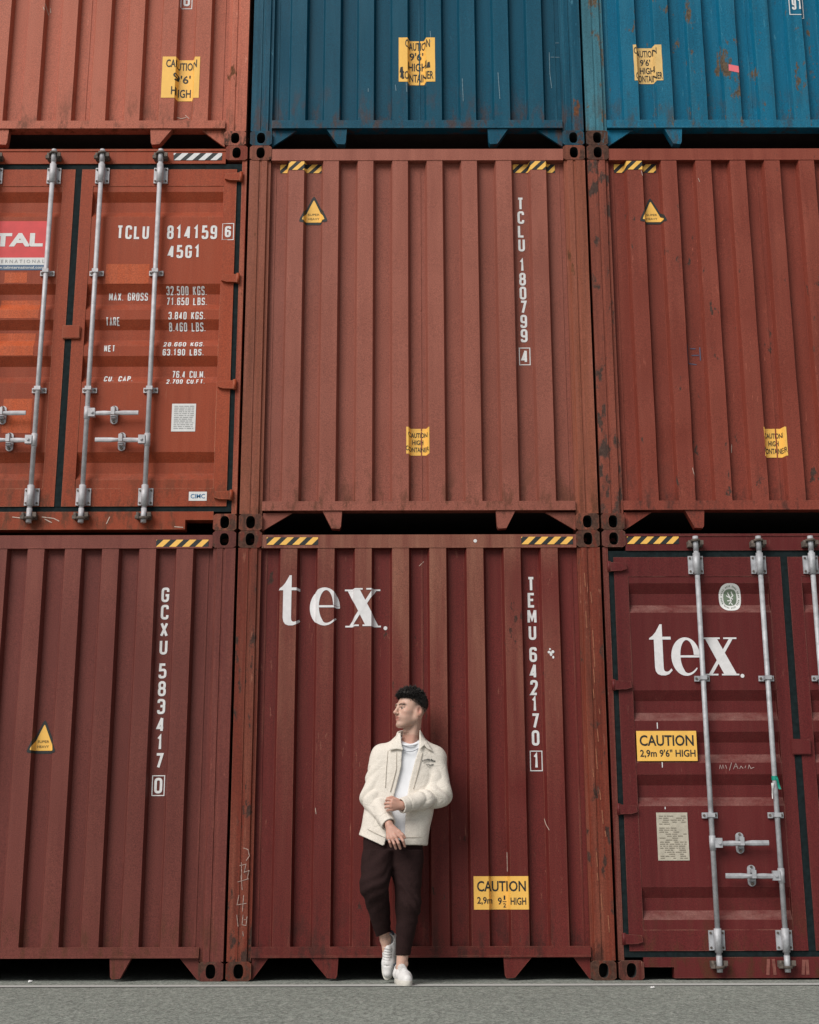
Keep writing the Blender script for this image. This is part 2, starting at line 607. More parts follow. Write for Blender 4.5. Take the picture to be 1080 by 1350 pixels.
def triangle_sign(parent, apex, bl, br, words=True):
    a, b, c = Vector(apex), Vector(bl), Vector(br)
    ctr = (a + b + c) / 3
    def rounded(k, cut):
        P = [ctr + (p - ctr) * k for p in (a, b, c)]
        out = []
        for i in range(3):
            p, q, r = P[i - 1], P[i], P[(i + 1) % 3]
            out += [q + (p - q) * cut, q + ((p - q) + (r - q)) * cut * 0.22, q + (r - q) * cut]
        return out
    o = drape('warning_triangle', [(0, rounded(1.06, 0.12), 0), (2, rounded(0.80, 0.06), 1)], [M_BLK, M_YEL], parent, 'x', 0.0022, 0.0005)
    if words:
        wd = (c.x - b.x)
        z = b.y + (a.y - b.y) * 0.30
        cx = ctr.x
        hh = (a.y - b.y) * 0.075
        drape('lettering', font_line('SUPER', cx - wd * 0.20, z, cx + wd * 0.20, z + hh) +
              font_line('HEAVY', cx - wd * 0.20, z - hh * 2, cx + wd * 0.20, z - hh), M_FADED, o, 'x', 0.0045)
    return o

# ------------------------------------------------------------------ frame pieces shared by all containers
def casting_bm(x0, x1, z0, z1, y0=0.0):
    """corner casting: block with an oval hole through its front face"""
    bm = bmesh.new()
    y1 = y0 + 0.165
    cx, cz = (x0 + x1) / 2, (z0 + z1) / 2
    n = 24
    rx, rz = 0.031, 0.044
    def sq(t):
        c, s = math.cos(t), math.sin(t)
        k = 1 / max(abs(c), abs(s))
        return cx + c * k * (x1 - x0) / 2, cz + s * k * (z1 - z0) / 2
    T = [2 * math.pi * (k + 0.5) / n for k in range(n)]
    outer = [sq(t) for t in T]
    def sup(t):
        c, s = math.cos(t), math.sin(t)
        return cx + rx * math.copysign(abs(c) ** 0.8, c), cz + rz * math.copysign(abs(s) ** 0.8, s)
    inner = [sup(t) for t in T]
    corners = {}
    vo = [bm.verts.new((x, y0, z)) for x, z in outer]
    vi = [bm.verts.new((x, y0, z)) for x, z in inner]
    vb = [bm.verts.new((x, y0 + 0.14, z)) for x, z in inner]
    for k in range(n):
        j = (k + 1) % n
        bm.faces.new((vo[k], vo[j], vi[j], vi[k]))
        bm.faces.new((vi[k], vi[j], vb[j], vb[k])).material_index = 1  # near-black hole walls: the shade inside is put into the colour
    # cavity behind the hole
    bk = bm.faces.new(vb)
    bk.material_index = 1
    # block sides
    ob = [bm.verts.new((x, y1, z)) for x, z in outer]
    for k in range(n):
        j = (k + 1) % n
        bm.faces.new((vo[j], vo[k], ob[k], ob[j]))
    bm.faces.new(ob[::-1])
    bmesh.ops.recalc_face_normals(bm, faces=bm.faces)
    return bm

W2, H, L = 1.219, 2.896, 12.19

def add_castings(c, mat):
    for sx in (-1, 1):
        for z0, z1 in ((0.0015, 0.118), (2.778, 2.8945)):
            a, b = sorted((sx * 1.219, sx * 1.062))
            obj('corner_casting', casting_bm(a, b, z0, z1), [mat, M_DARK_STEEL_AND_SHADE], c)

def add_posts(c, mat):
    for sx in (-1, 1):
        # pressed post: flat outer face, shallow grooved inner return
        xs = [(1.2175, 0.05), (1.2175, 0.004), (1.150, 0.004), (1.146, 0.010), (1.134, 0.010), (1.130, 0.004), (1.092, 0.004), (1.084, 0.020), (1.066, 0.020), (1.066, 0.09), (1.2175, 0.09)]
        bm = bmesh.new()
        lo = [bm.verts.new((sx * x, y, 0.118)) for x, y in xs]
        hi = [bm.verts.new((sx * x, y, 2.778)) for x, y in xs]
        for i in range(len(xs) - 1):
            bm.faces.new((lo[i], lo[i + 1], hi[i + 1], hi[i]))
        bm.faces.new((lo[-1], lo[0], hi[0], hi[-1]))
        bmesh.ops.recalc_face_normals(bm, faces=bm.faces)
        obj('corner_post', bm, mat, c)

def add_shell(c, mat):
    bm = bmesh.new()
    # corrugated side walls, plain roof and floor behind the end frame
    y0, y1 = 0.10, L
    for sx in (-1, 1):
        n = 43
        pts = []
        for k in range(n):
            y = y0 + 0.1 + k * 0.278
            pts += [(sx * 1.205, y), (sx * 1.205, y + 0.07), (sx * 1.172, y + 0.139), (sx * 1.172, y + 0.209)]
        pts = [(sx * 1.205, y0)] + pts + [(sx * 1.205, y1)]
        lo = [bm.verts.new((x, y, 0.16)) for x, y in pts]
        hi = [bm.verts.new((x, y, 2.80)) for x, y in pts]
        for i in range(len(pts) - 1):
            bm.faces.new((lo[i], lo[i + 1], hi[i + 1], hi[i]))
        a, b = sorted((sx * 1.216, sx * 1.15))
        box(bm, a, b, y0 + 0.07, y1, 0.012, 0.159)
        a, b = sorted((sx * 1.214, sx * 1.15))
        box(bm, a, b, y0 + 0.07, y1, 2.801, 2.875)
    box(bm, -1.149, 1.149, y0 + 0.02, y1 - 0.01, 2.845, 2.868)
    box(bm, -1.149, 1.149, y0 + 0.02, y1 - 0.01, 0.162, 0.20, 1)
    box(bm, -1.149, 1.149, y1 - 0.05, y1, 0.03, 2.84, 1)
    bmesh.ops.recalc_face_normals(bm, faces=bm.faces)
    return obj('side_wall', bm, [mat, M_DARK_STEEL_AND_SHADE], c)

def end_container(c, pm, post, cast, gus_w=0.10, gus_top=0.138, tab=(0.517, 0.675), rail_wear=None, seam=True):
    add_castings(c, cast)
    add_posts(c, post)
    add_shell(c, pm)
    rm = rail_wear or pm
    bm = bmesh.new()
    # top rail with a rolled lower lip
    prism(bm, [(-1.061, 2.776), (1.061, 2.776), (1.061, 2.868), (-1.061, 2.868)], 0.006, 0.10)
    box(bm, -1.060, 1.060, 0.003, 0.0055, 2.776, 2.786)
    obj('top_rail', bm, rm, c)
    bm = bmesh.new()
    box(bm, -1.064, 1.064, 0.004, 0.10, 0.146, 0.196)
    box(bm, -1.064, 1.064, -0.002, 0.0035, 0.140, 0.151)
    box(bm, -1.064, 1.064, 0.0045, 0.02, 0.1965, 0.206)
    obj('bottom_rail', bm, rm, c)
    bm = bmesh.new()
    z0, z1 = 0.19, 2.80
    df = DENTS.get(c.name, lambda x, z: 0)
    prev = None
    for k in range(41):
        z = z0 + (z1 - z0) * k / 40
        row = [bm.verts.new((x, y + df(x, z), z)) for x, y in PROF_X]
        if prev:
            for i in range(len(PROF_X) - 1):
                bm.faces.new((prev[i], prev[i + 1], row[i + 1], row[i])).smooth = True
            for i in range(len(PROF_X)):
                bm.edges.get((prev[i], row[i])).smooth = False
        prev = row
    if seam:               # weld seams where the sheets meet
        for xs in (-1.03, 0.02 if seam is True else seam, 1.03):
            for k in range(20):
                za, zb_ = 0.21 + 0.128 * k, 0.21 + 0.128 * (k + 1)
                dy = df(xs, (za + zb_) / 2)
                box(bm, xs - 0.004, xs + 0.004, IN_Y - 0.004 + dy, IN_Y + 0.001 + dy, za, zb_)
    obj('end_panel', bm, pm, c)
    for sx in (-1, 1):
        bm = bmesh.new()
        prism(bm, [(sx * 1.0615, gus_top), (sx * (1.0615 - gus_w), gus_top), (sx * 1.052, 0.012), (sx * 1.0615, 0.006)], 0.030, 0.05)
        obj('gusset', bm, rm, c)
        bm = bmesh.new()
        a, b = tab
        prism(bm, [(sx * a, 0.1395), (sx * b, 0.1395), (sx * (a + 0.07), 0.018), (sx * (a + 0.017), 0.014), (sx * (a + 0.008), 0.03)], 0.010, 0.07)
        obj('support_bracket', bm, rm, c)

def door_leaf_bm(sx):
    """leaf between the gaskets: flat frame with a channelled sheet inside; sx -1 left leaf, 1 right leaf"""
    bm = bmesh.new()
    xi, xo = 0.024, 1.147
    pi, po = 0.110, 1.054
    zb, zt = 0.174, 2.708
    pb, pt = 0.30, 2.575
    fy = 0.008
    def B(x0, x1, z0, z1):
        a, b = sorted((sx * x0, sx * x1))
        box(bm, a, b, fy, 0.07, z0, z1)
    B(xi, pi, zb, zt)
    B(po, xo, zb, zt)
    B(pi + 0.0005, po - 0.0005, zb, pb)
    B(pi + 0.0005, po - 0.0005, pt, zt)
    n = len(PROF_Z)
    a = [bm.verts.new((sx * pi, y, z)) for z, y in PROF_Z]
    b = [bm.verts.new((sx * po, y, z)) for z, y in PROF_Z]
    for i in range(n - 1):
        f = bm.faces.new((a[i], b[i], b[i + 1], a[i + 1]) if sx > 0 else (b[i], a[i], a[i + 1], b[i + 1]))
    return bm

def locking_bar_bm(x, z_hub):
    bm = bmesh.new()
    yb = -0.040
    tube(bm, [(x, yb, 0.11), (x, yb, 2.775)], 0.0165, 12)
    # cam ends
    for z, s in ((0.098, -1), (2.79, 1)):
        tube(bm, [(x, yb, z - 0.050), (x, yb, z + 0.050)], 0.019, 10, 0)
        tube(bm, [(x, yb, z + s * 0.012), (x, yb, z + s * 0.028)], 0.033, 10, 1)
        box(bm, x - 0.052, x + 0.046, yb + 0.004, yb + 0.045, z - 0.020, z + 0.018, 1)
        box(bm, x - 0.056, x - 0.030, yb - 0.020, yb + 0.0035, z - 0.026, z - 0.002, 1)
        box(bm, x + 0.026, x + 0.050, yb - 0.016, yb + 0.0035, z - 0.010, z + 0.020, 1)
        tube(bm, [(x - 0.040, yb - 0.004, z - 0.020), (x - 0.040, yb - 0.004, z + 0.020)], 0.011, 8, 1)
        tube(bm, [(x + 0.036, yb - 0.004, z - 0.018), (x + 0.036, yb - 0.004, z + 0.018)], 0.010, 8, 1)
    # hub that the handle is riveted to
    return bm

def guide_bm(x, z0, z1):
    """bearing bracket: backing plate with four bolts and a half sleeve round the bar"""
    bm = bmesh.new()
    box(bm, x - 0.050, x + 0.050, -0.006, 0.0075, z0, z1)
    n = 8
    ys = -0.040
    for k in range(n):      # sleeve
        pass
    tube(bm, [(x, ys, z0 - 0.012), (x, ys, z1 + 0.012)], 0.0235, 12)
    box(bm, x - 0.0235, x + 0.0235, ys, -0.0065, z0 + 0.004, z1 - 0.004)
    for dx in (-0.038, 0.038):
        for z in (z0 + 0.016, z1 - 0.016):
            tube(bm, [(x + dx, -0.0055, z), (x + dx, -0.012, z)], 0.0075, 8, 1)
    return bm

def clamp_bm(x, z):
    bm = bmesh.new()
    box(bm, x - 0.050, x + 0.050, -0.004, 0.0075, z - 0.018, z + 0.018)
    box(bm, x - 0.0215, x + 0.0215, -0.0615, -0.0045, z - 0.013, z + 0.013)
    for dx in (-0.037, 0.037):
        tube(bm, [(x + dx, -0.0035, z), (x + dx, -0.010, z)], 0.0085, 8, 1)
    return bm

def handle_bm(x_hub, x_end, z):
    s = 1 if x_end > x_hub else -1
    bm = bmesh.new()
    # hub block on the bar
    a, b = sorted((x_hub + s * 0.012, x_hub + s * 0.058))
    box(bm, a, b, -0.066, -0.034, z - 0.030, z + 0.030)
    tube(bm, [(x_hub, -0.040, z - 0.045), (x_hub, -0.040, z + 0.045)], 0.021, 10)
    tube(bm, [(x_hub + s * 0.038, -0.071, z), (x_hub + s * 0.038, -0.077, z)], 0.010, 8)
    # forged lever, flattened towards the grip
    pts = [(0.058, 0.013, 0.008), (0.12, 0.015, 0.010), (0.20, 0.011, 0.014), (0.25, 0.015, 0.009), (0.355, 0.014, 0.007)]
    rings = []
    for d, hz, hy in [(a_, b_ * 1.15, c_) for a_, b_, c_ in pts]:
        x = x_hub + s * d
        yc = -0.052
        zz = z - 0.004 + 0.01 * (d - 0.06)
        rings.append([bm.verts.new((x, yc + hy * math.cos(t), zz + hz * math.sin(t))) for t in [2 * math.pi * k / 8 for k in range(8)]])
    for r0, r1 in zip(rings, rings[1:]):
        for k in range(8):
            bm.faces.new((r0[k], r0[(k + 1) % 8], r1[(k + 1) % 8], r1[k]))
    bm.faces.new(rings[-1])
    bm.faces.new(rings[0])
    bmesh.ops.recalc_face_normals(bm, faces=bm.faces)
    return bm

def catch_bm(x, z):
    """handle retainer: rounded plate with lobes above and below the lever"""
    bm = bmesh.new()
    out = []
    for k in range(20):
        t = 2 * math.pi * k / 20
        c, s_ = math.cos(t), math.sin(t)
        out.append((x + 0.026 * c, z + 0.040 * math.copysign(1, s_) * (1 if abs(s_) > 0.05 else 0) + 0.026 * s_))
    prism(bm, out, -0.004, 0.0075)
    box(bm, x - 0.012, x + 0.012, -0.056, -0.0045, z + 0.018, z + 0.040)
    box(bm, x - 0.011, x + 0.015, -0.070, -0.064, z - 0.016, z + 0.034)
    tube(bm, [(x, -0.0045, z - 0.050), (x, -0.016, z - 0.050)], 0.010, 8, 1)
    tube(bm, [(x, -0.0045, z + 0.054), (x, -0.014, z + 0.054)], 0.008, 8, 1)
    box(bm, x - 0.018, x + 0.018, -0.034, -0.0045, z - 0.034, z - 0.016)
    return bm

def hinge_bm(sx, z):
    bm = bmesh.new()
    # tapered blade welded on the leaf, knuckle on the post
    prism(bm, [(sx * 1.062, z - 0.018), (sx * 1.070, z + 0.022), (sx * 1.178, z + 0.030), (sx * 1.178, z - 0.032), (sx * 1.10, z - 0.030)], -0.016, 0.0075)
    tube(bm, [(sx * 1.180, -0.006, z - 0.036), (sx * 1.180, -0.006, z + 0.036)], 0.013, 10)
    return bm

def door_container(c, pm, post, cast, metal, hub_rows, slot=True):
    add_castings(c, cast)
    add_shell(c, pm)
    for sx in (-1, 1):
        bm = bmesh.new()
        a, b = sorted((sx * 1.183, sx * 1.2175))
        box(bm, a, b, 0.010, 0.10, 0.1185, 2.7775)
        obj('corner_post', bm, post, c)
    bm = bmesh.new()
    box(bm, -1.0615, 1.0615, 0.006, 0.10, 2.7535, 2.868)
    box(bm, -1.0610, 1.0610, 0.000, 0.0055, 2.852, 2.868)
    obj('door_header', bm, pm, c)
    bm = bmesh.new()
    prism(bm, [(-0.872, 0.012), (0.872, 0.012), (0.872, 0.078), (1.0615, 0.078), (1.0615, 0.1365), (-1.0615, 0.1365), (-1.0615, 0.078), (-0.872, 0.078)], 0.006, 0.10)
    obj('door_sill', bm, pm, c)
    bm = bmesh.new()
    gy0, gy1 = 0.016, 0.08
    box(bm, -1.1825, 1.1825, gy0, gy1, 2.709, 2.7530)
    box(bm, -1.1825, 1.1825, gy0, gy1, 0.1370, 0.1735)
    for sx in (-1, 1):
        a, b = sorted((sx * 1.1475, sx * 1.1825))
        box(bm, a, b, gy0, gy1, 0.1737, 2.7088)
    box(bm, -0.0235, 0.0235, gy0 - 0.004, gy1, 0.1737, 2.7088)
    obj('door_gasket', bm, M_RUBBER, c)
    doors = {}
    for sx in (-1, 1):
        d = obj('door', door_leaf_bm(sx), pm, c)
        doors[sx] = d
        for z in (2.640, 1.845, 1.045, 0.248):
            obj('hinge', hinge_bm(sx, z), pm, d)
        for x in (sx * 0.175, sx * 0.598):
            obj('locking_bar', locking_bar_bm(x, 0.8), [metal, M_CAM], d)
            obj('bar_bracket', guide_bm(x, 2.590, 2.712), [metal, M_CAM], d)
            obj('bar_bracket', guide_bm(x, 0.178, 0.298), [metal, M_CAM], d)
            for z in (1.885, 1.005):
                obj('bar_clamp', clamp_bm(x, z), [metal, M_CAM], d)
        for xh, xe, z, xc in ((sx * 0.175, sx * 0.53, hub_rows[0 if sx > 0 else 1], sx * 0.354), (sx * 0.598, sx * 0.24, hub_rows[1 if sx > 0 else 0], sx * 0.416)):
            obj('door_handle', handle_bm(xh, xe, z), [metal], d)
            obj('handle_catch', catch_bm(xc, z), [metal, M_CAM], d)
    bm = bmesh.new()
    box(bm, -0.042, 0.085, -0.012, 0.0045, 1.388, 1.490)
    bmesh.ops.bevel(bm, geom=bm.edges[:], offset=0.006, segments=2, affect='EDGES')
    obj('latch_plate', bm, pm, doors[1])
    return doors

def caution_sheet(c, x0, z0, x1, z1, lines, mode, mat, torn=0.0, col=None):
    """sticker draped over the panel; lines: list of (text, u0, v0, u1, v1) in unit coords"""
    n = 10
    pts = []
    rnd = random.Random(int(abs(x0 * 1000)))
    for u, v in [(k / n, 0) for k in range(n)] + [(1, k / n) for k in range(n)] + [(1 - k / n, 1) for k in range(n)] + [(0, 1 - k / n) for k in range(n)]:
        j = (rnd.random() - 0.5) * torn * 0.3
        pts.append((x0 + (x1 - x0) * u + (j if u in (0, 1) else 0), z0 + (z1 - z0) * v + (j if v in (0, 1) else 0)))
    s = drape('caution_sticker', [(0, pts)], mat, c, mode, 0.0022)
    for tx, u0, v0, u1, v1 in lines:
        polys = font_line(tx, x0 + (x1 - x0) * u0, z0 + (z1 - z0) * v0, x0 + (x1 - x0) * u1, z0 + (z1 - z0) * v1, 0.018)
        drape('lettering', polys, col or M_BLK, s, mode, 0.0036)
    return s

# ------------------------------------------------------------------ big serif logo
def tex_logo(c, t, e, x, dot, mode):
    polys = []
    letters = []
    def bx_(b, pts, li):
        x0, z0, x1, z1 = b
        return (li, [(x0 + (x1 - x0) * u, z0 + (z1 - z0) * v) for u, v in pts])
    # t: convex pieces
    polys.append(bx_(t, [(0.0, 0.70), (0.0, 0.725), (0.16, 0.775), (0.30, 0.845), (0.42, 0.935), (0.50, 1.0), (0.60, 1.0), (0.60, 0.755), (0.60, 0.70)], 0))
    polys.append(bx_(t, [(0.60, 0.755), (0.60, 0.70), (0.98, 0.70), (0.98, 0.755)], 0))
    stem = [(0.21, 0.60, 0.70)]
    L_ = [(0.21, 0.70), (0.21, 0.16), (0.24, 0.08), (0.33, 0.025), (0.48, 0.0), (0.68, 0.0), (0.84, 0.025), (1.0, 0.10)]
    R_ = [(0.60, 0.70), (0.60, 0.17), (0.605, 0.13), (0.62, 0.10), (0.66, 0.08), (0.74, 0.07), (0.84, 0.085), (0.95, 0.135)]
    for i in range(len(L_) - 1):
        polys.append(bx_(t, [L_[i], L_[i + 1], R_[i + 1], R_[i]], 0))
    letters.append(polys)
    polys = []
    # e
    n = 44
    ring = []
    for k in range(n + 1):
        th = math.radians(4 + (322 - 4) * k / n)
        o = (0.5 + 0.5 * math.cos(th), 0.5 + 0.5 * math.sin(th))
        ti = math.radians(4 + (330 - 4) * k / n)
        i_ = (0.55 + 0.235 * math.cos(ti), 0.515 + 0.415 * math.sin(ti))
        if k > n * 0.72:      # tail thins to the terminal
            f = (k / n - 0.72) / 0.28
            i_ = (i_[0] + (o[0] - i_[0]) * f * 0.80, i_[1] + (o[1] - i_[1]) * f * 0.80)
        ring.append((o, i_))
    for a, b in zip(ring, ring[1:]):
        polys.append(bx_(e, [a[0], b[0], b[1], a[1]], 0))
    polys.append(bx_(e, [(0.30, 0.475), (1.0, 0.475), (1.0, 0.53), (0.30, 0.53)], 1))
    letters.append(polys)
    polys = []
    # x
    polys.append(bx_(x, [(0.08, 0.965), (0.42, 0.965), (0.93, 0.035), (0.57, 0.035)], 0))
    polys.append(bx_(x, [(0.76, 0.965), (0.87, 0.965), (0.24, 0.035), (0.13, 0.035)], 1))
    for u0, u1, v0 in ((0.0, 0.50, 0.96), (0.60, 0.98, 0.96), (0.02, 0.40, 0.0), (0.50, 1.0, 0.0)):
        polys.append(bx_(x, [(u0, v0), (u1, v0), (u1, v0 + 0.042), (u0, v0 + 0.042)], 2))
    letters.append(polys)
    polys = []
    polys.append((0, [(dot[0] + 0.013 * math.cos(a), dot[1] + 0.013 * math.sin(a)) for a in [2 * math.pi * k / 12 for k in range(12)]]))
    letters.append(polys)
    for nm, pl in zip(('logo_letter', 'logo_letter', 'logo_letter', 'logo_dot'), letters):
        drape(nm, pl, M_LOGO, c, mode, 0.0022, 0.0005)

def scratches(c, mode, items, mat=M_SCRATCH, name='paint_scratch', t=0.005, off=0.0022):
    polys = []
    for i, pts in enumerate(items):
        st = [(i % 4, q) for q in strip2d([Vector(p) for p in pts], t, False)]
        if name in ('paint_scratch', 'rust_smear', 'paint_drip') and len(items) < 16:
            drape(name, st, mat, c, mode, off, 0.0004)
        polys += st
    if name in ('paint_scratch', 'rust_smear', 'paint_drip') and len(items) < 16:
        return None
    return drape(name, polys, mat, c, mode, off, 0.0004)

GROUP = 'stacked shipping containers'
XL, XC, XR = -2.456, 0.0, 2.455
def container(label, x, row, dy=0.0, local=()):
    t_ = thing('shipping_container', label, 'shipping container', (x, dy, row * 2.896), GROUP)
    DENTS[t_.name] = dent_fn(len(DENTS) + 3, 0.0032, local)
    return t_

# ------------------------------------------------------------------ ground
g = NT('asphalt')
v = g.coord(0.3)
c = g.mix(g.ramp(g.noise(v, 0.9, detail=5), 0.3, 0.7), (0.285, 0.318, 0.285), (0.35, 0.388, 0.348))
c = g.mix(g.ramp(g.noise(v, 22, (1, 0.35, 1), 5, 0.75), 0.42, 0.60, 0, 0.62), c, (0.15, 0.162, 0.15))
c = g.mix(g.ramp(g.noise(v, 24, (1, 0.3, 1), 3, 0.7), 0.54, 0.66, 0, 0.45), c, (0.48, 0.505, 0.47))
c = g.mix(g.ramp(g.noise(v, 52, detail=4, rough=0.75), 0.50, 0.62), c, (0.085, 0.09, 0.085))
c = g.mix(g.ramp(g.noise(v, 70, detail=3, rough=0.75), 0.56, 0.66, 0, 0.85), c, (0.56, 0.56, 0.52))
g.l(c, g.b.inputs['Base Color'])
g.b.inputs['Roughness'].default_value = 0.9
g.l(g.bump(g.noise(v, 52, detail=4, rough=0.75), 1.0, 0.010), g.b.inputs['Normal'])
M_ASPH = g.m
bm = bmesh.new()
q = [bm.verts.new(p) for p in ((-400, -400, 0), (400, -400, 0), (400, 400, 0), (-400, 400, 0))]
bm.faces.new(q)
o = obj('ground', bm, M_ASPH)
o['kind'] = 'structure'

g = NT('worn_line_paint')
v = g.coord(0.8)
chip = g.ramp(g.noise(v, 60, detail=4, rough=0.7), 0.56, 0.66, 0, 0.75)
c = g.mix(chip, (0.52, 0.53, 0.52), (0.22, 0.225, 0.215))
g.l(c, g.b.inputs['Base Color'])
g.b.inputs['Roughness'].default_value = 0.8
M_LINE = g.m
bm = bmesh.new()
n = 200
ra = random.Random(2)
a = [bm.verts.new((-60 + 120 * k / n, -0.34 - 0.0022 * (-60 + 120 * k / n) - 0.004 * ra.random(), 0.004)) for k in range(n + 1)]
b = [bm.verts.new((-60 + 120 * k / n, -0.50 - 0.0022 * (-60 + 120 * k / n) - 0.006 * ra.random(), 0.004)) for k in range(n + 1)]
for k in range(n):
    bm.faces.new((b[k], b[k + 1], a[k + 1], a[k]))
o = obj('painted_line', bm, M_LINE)
o['kind'] = 'structure'

# ------------------------------------------------------------------ paints
def pair(key, col, seed, frame=None, **kw):
    """panel paint, frame paint (more knocked about) and corner casting paint (rusty, oily)"""
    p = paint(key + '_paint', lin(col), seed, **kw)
    k2 = dict(kw)
    k2['rust'] = min(1.6, kw.get('rust', 0.1) + 0.38)
    k2['streak'] = kw.get('streak', 0.3) + 0.30
    k2['scuff'] = 0.7
    k2['rub'] = 0
    k2['grime'] = 0.75
    k2['edge'] = 0.6
    f = paint(key + '_frame_paint', lin(frame or col), seed + 0.37, **k2)
    k2['rust'] = kw.get('rust', 0.1) + 0.95
    k2['rustcol'] = (0.060, 0.030, 0.022)
    k2['rustscale'] = 13
    k = paint(key + '_casting_paint', mul(lin(frame or col), 0.72), seed + 0.71, **k2)
    return p, f, k

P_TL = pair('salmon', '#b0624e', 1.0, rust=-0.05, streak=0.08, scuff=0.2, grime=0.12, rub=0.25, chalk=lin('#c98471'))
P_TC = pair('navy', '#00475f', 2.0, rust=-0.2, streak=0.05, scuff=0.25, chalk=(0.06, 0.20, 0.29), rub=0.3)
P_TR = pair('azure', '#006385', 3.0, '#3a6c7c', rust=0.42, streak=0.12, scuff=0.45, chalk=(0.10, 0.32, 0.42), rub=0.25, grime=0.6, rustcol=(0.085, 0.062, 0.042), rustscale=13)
P_ML = pair('orange_red', '#944128', 4.0, '#8c3a28', rust=-0.2, streak=0.06, scuff=0.12, chalk=(0.52, 0.27, 0.17), dust=0.15)
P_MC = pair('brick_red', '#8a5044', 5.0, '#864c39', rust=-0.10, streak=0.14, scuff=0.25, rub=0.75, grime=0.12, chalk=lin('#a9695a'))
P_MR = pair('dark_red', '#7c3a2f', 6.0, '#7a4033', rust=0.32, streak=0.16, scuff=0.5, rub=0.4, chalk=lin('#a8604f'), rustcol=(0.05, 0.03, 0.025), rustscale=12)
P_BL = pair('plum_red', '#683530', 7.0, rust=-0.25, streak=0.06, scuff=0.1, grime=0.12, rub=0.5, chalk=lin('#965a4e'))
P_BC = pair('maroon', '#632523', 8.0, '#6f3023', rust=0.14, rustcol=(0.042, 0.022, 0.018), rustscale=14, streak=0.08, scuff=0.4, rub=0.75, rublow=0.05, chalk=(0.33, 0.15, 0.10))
P_BR = pair('dark_maroon', '#5f2324', 9.0, '#622a25', rust=-0.2, streak=0.06, scuff=0.15, chalk=(0.34, 0.17, 0.13), dust=0.6)

# ------------------------------------------------------------------ the nine containers
# top row
c = container('salmon red container at the top left with a yellow height sticker near its right post', XL - 0.014, 2)
end_container(c, *P_TL, gus_w=0.17)
caution_sheet(c, 0.583, 0.395, 0.861, 0.738, [('CAUTION', 0.10, 0.74, 0.92, 0.93), ("9'6'", 0.30, 0.42, 0.74, 0.62), ('HIGH', 0.26, 0.08, 0.76, 0.28)], 'x', M_YEL, 0.002)
drape('check_digit', stroke_glyph('6', 0.709, 1.200, 0.05, 0.105, 0.0165) + stroke_box(0.694, 1.178, 0.774, 1.318, 0.006), M_WHITE, c, 'x')
scratches(c, 'x', [[(-0.32, 1.19), (-0.30, 1.12)], [(-0.29, 1.18), (-0.285, 1.14)], [(-0.33, 1.16), (-0.32, 1.13)], [(0.70, 0.26), (0.73, 0.25), (0.77, 0.26)], [(0.76, 0.28), (0.79, 0.25)]])

c = container('dark navy blue container in the middle of the top row', XC, 2)
end_container(c, *P_TC, gus_w=0.18, tab=(0.515, 0.665))
s = caution_sheet(c, -0.135, 0.525, 0.135, 0.895, [('CAUTION', 0.18, 0.78, 0.86, 0.96), ("9'6'", 0.30, 0.55, 0.68, 0.73), ('HIGH', 0.26, 0.31, 0.76, 0.49), ('CONTAINER', 0.05, 0.06, 0.95, 0.24)], 'x', M_YEL, 0.004)
for dx, dz in ((0, 0.01), (-0.004, 0.05), (0.196, 0.09)):
    drape('stain', [(0, [(-0.125 + dx, 0.55 + dz), (-0.098 + dx, 0.553 + dz), (-0.102 + dx, 0.60 + dz), (-0.118 + dx, 0.594 + dz)])], M_BLK, s, 'x', 0.0044)
scratches(c, 'x', [[(0.99, 0.80), (0.99, 0.62), (1.0, 0.50)], [(1.04, 0.88), (1.14, 0.88)], [(1.0, 0.76), (1.16, 0.755)], [(0.335, 0.55), (0.34, 0.36)], [(0.10, 0.95), (0.105, 0.86)], [(0.60, 0.60), (0.61, 0.38)], [(1.10, 0.6), (1.13, 0.45)], [(-0.36, 0.47), (-0.36, 0.44)], [(-0.16, 0.50), (-0.155, 0.45)], [(-0.08, 0.52), (-0.075, 0.44)]],
          plain('pale_blue_scratch', (0.20, 0.30, 0.36), 0.7, 0.3, 60), t=0.0035)

c = container('bright blue container with rust patches and a small pink tape, top right', XR, 2)
end_container(c, *P_TR, gus_w=0.19, tab=(0.515, 0.645))
caution_sheet(c, -0.845, 0.53, -0.634, 0.834, [('CAUTION', 0.02, 0.74, 0.82, 0.93), ("9'6'", 0.26, 0.50, 0.62, 0.68), ('HIGH', 0.24, 0.27, 0.74, 0.45), ('CONTAINER', 0.06, 0.04, 0.98, 0.23)], 'x', M_YELPALE, 0.006)
drape('pink_tape', [(0, [(-0.144, 0.612), (-0.058, 0.592), (-0.054, 0.646), (-0.142, 0.666)])], M_PINK, c, 'x')
drape('serial_number', stroke_line('91', 0.365, 1.13, 0.440, 1.23, 0.014) + stroke_box(0.345, 1.09, 0.462, 1.27, 0.006), M_WHITE, c, 'x')

# middle row
c = container('orange red container with doors facing out, on the left of the middle row', XL, 1)
D = door_container(c, *P_ML, M_GALVW, (0.826, 0.632))
hazard(c, 0.683, 1.035, 2.779, 2.836, 0.006, 4, 1, [M_BLK, M_WHITE], start=0.05)
o = drape('company_sign', [rect(-0.62, 2.014, -0.195, 2.299, 0, 0), rect(-0.62, 1.958, -0.195, 2.0138, 0, 1), rect(-0.62, 1.917, -0.195, 1.9578, 0, 2)], [M_RED, M_PAPER, M_BLUEINK], c, 'z', 0.002)
bm_l = []
drape('lettering', font_line('TAL', -0.575, 2.10, -0.225, 2.205, 0.045), M_PAPER, o, 'z', 0.0034)
drape('lettering', font_line('I N T E R N A T I O N A L', -0.60, 1.972, -0.205, 1.998), M_GREYPRINT, o, 'z', 0.0034)
drape('lettering', font_line('www.talinternational.com', -0.58, 1.928, -0.205, 1.948), M_PAPER, o, 'z', 0.0034)
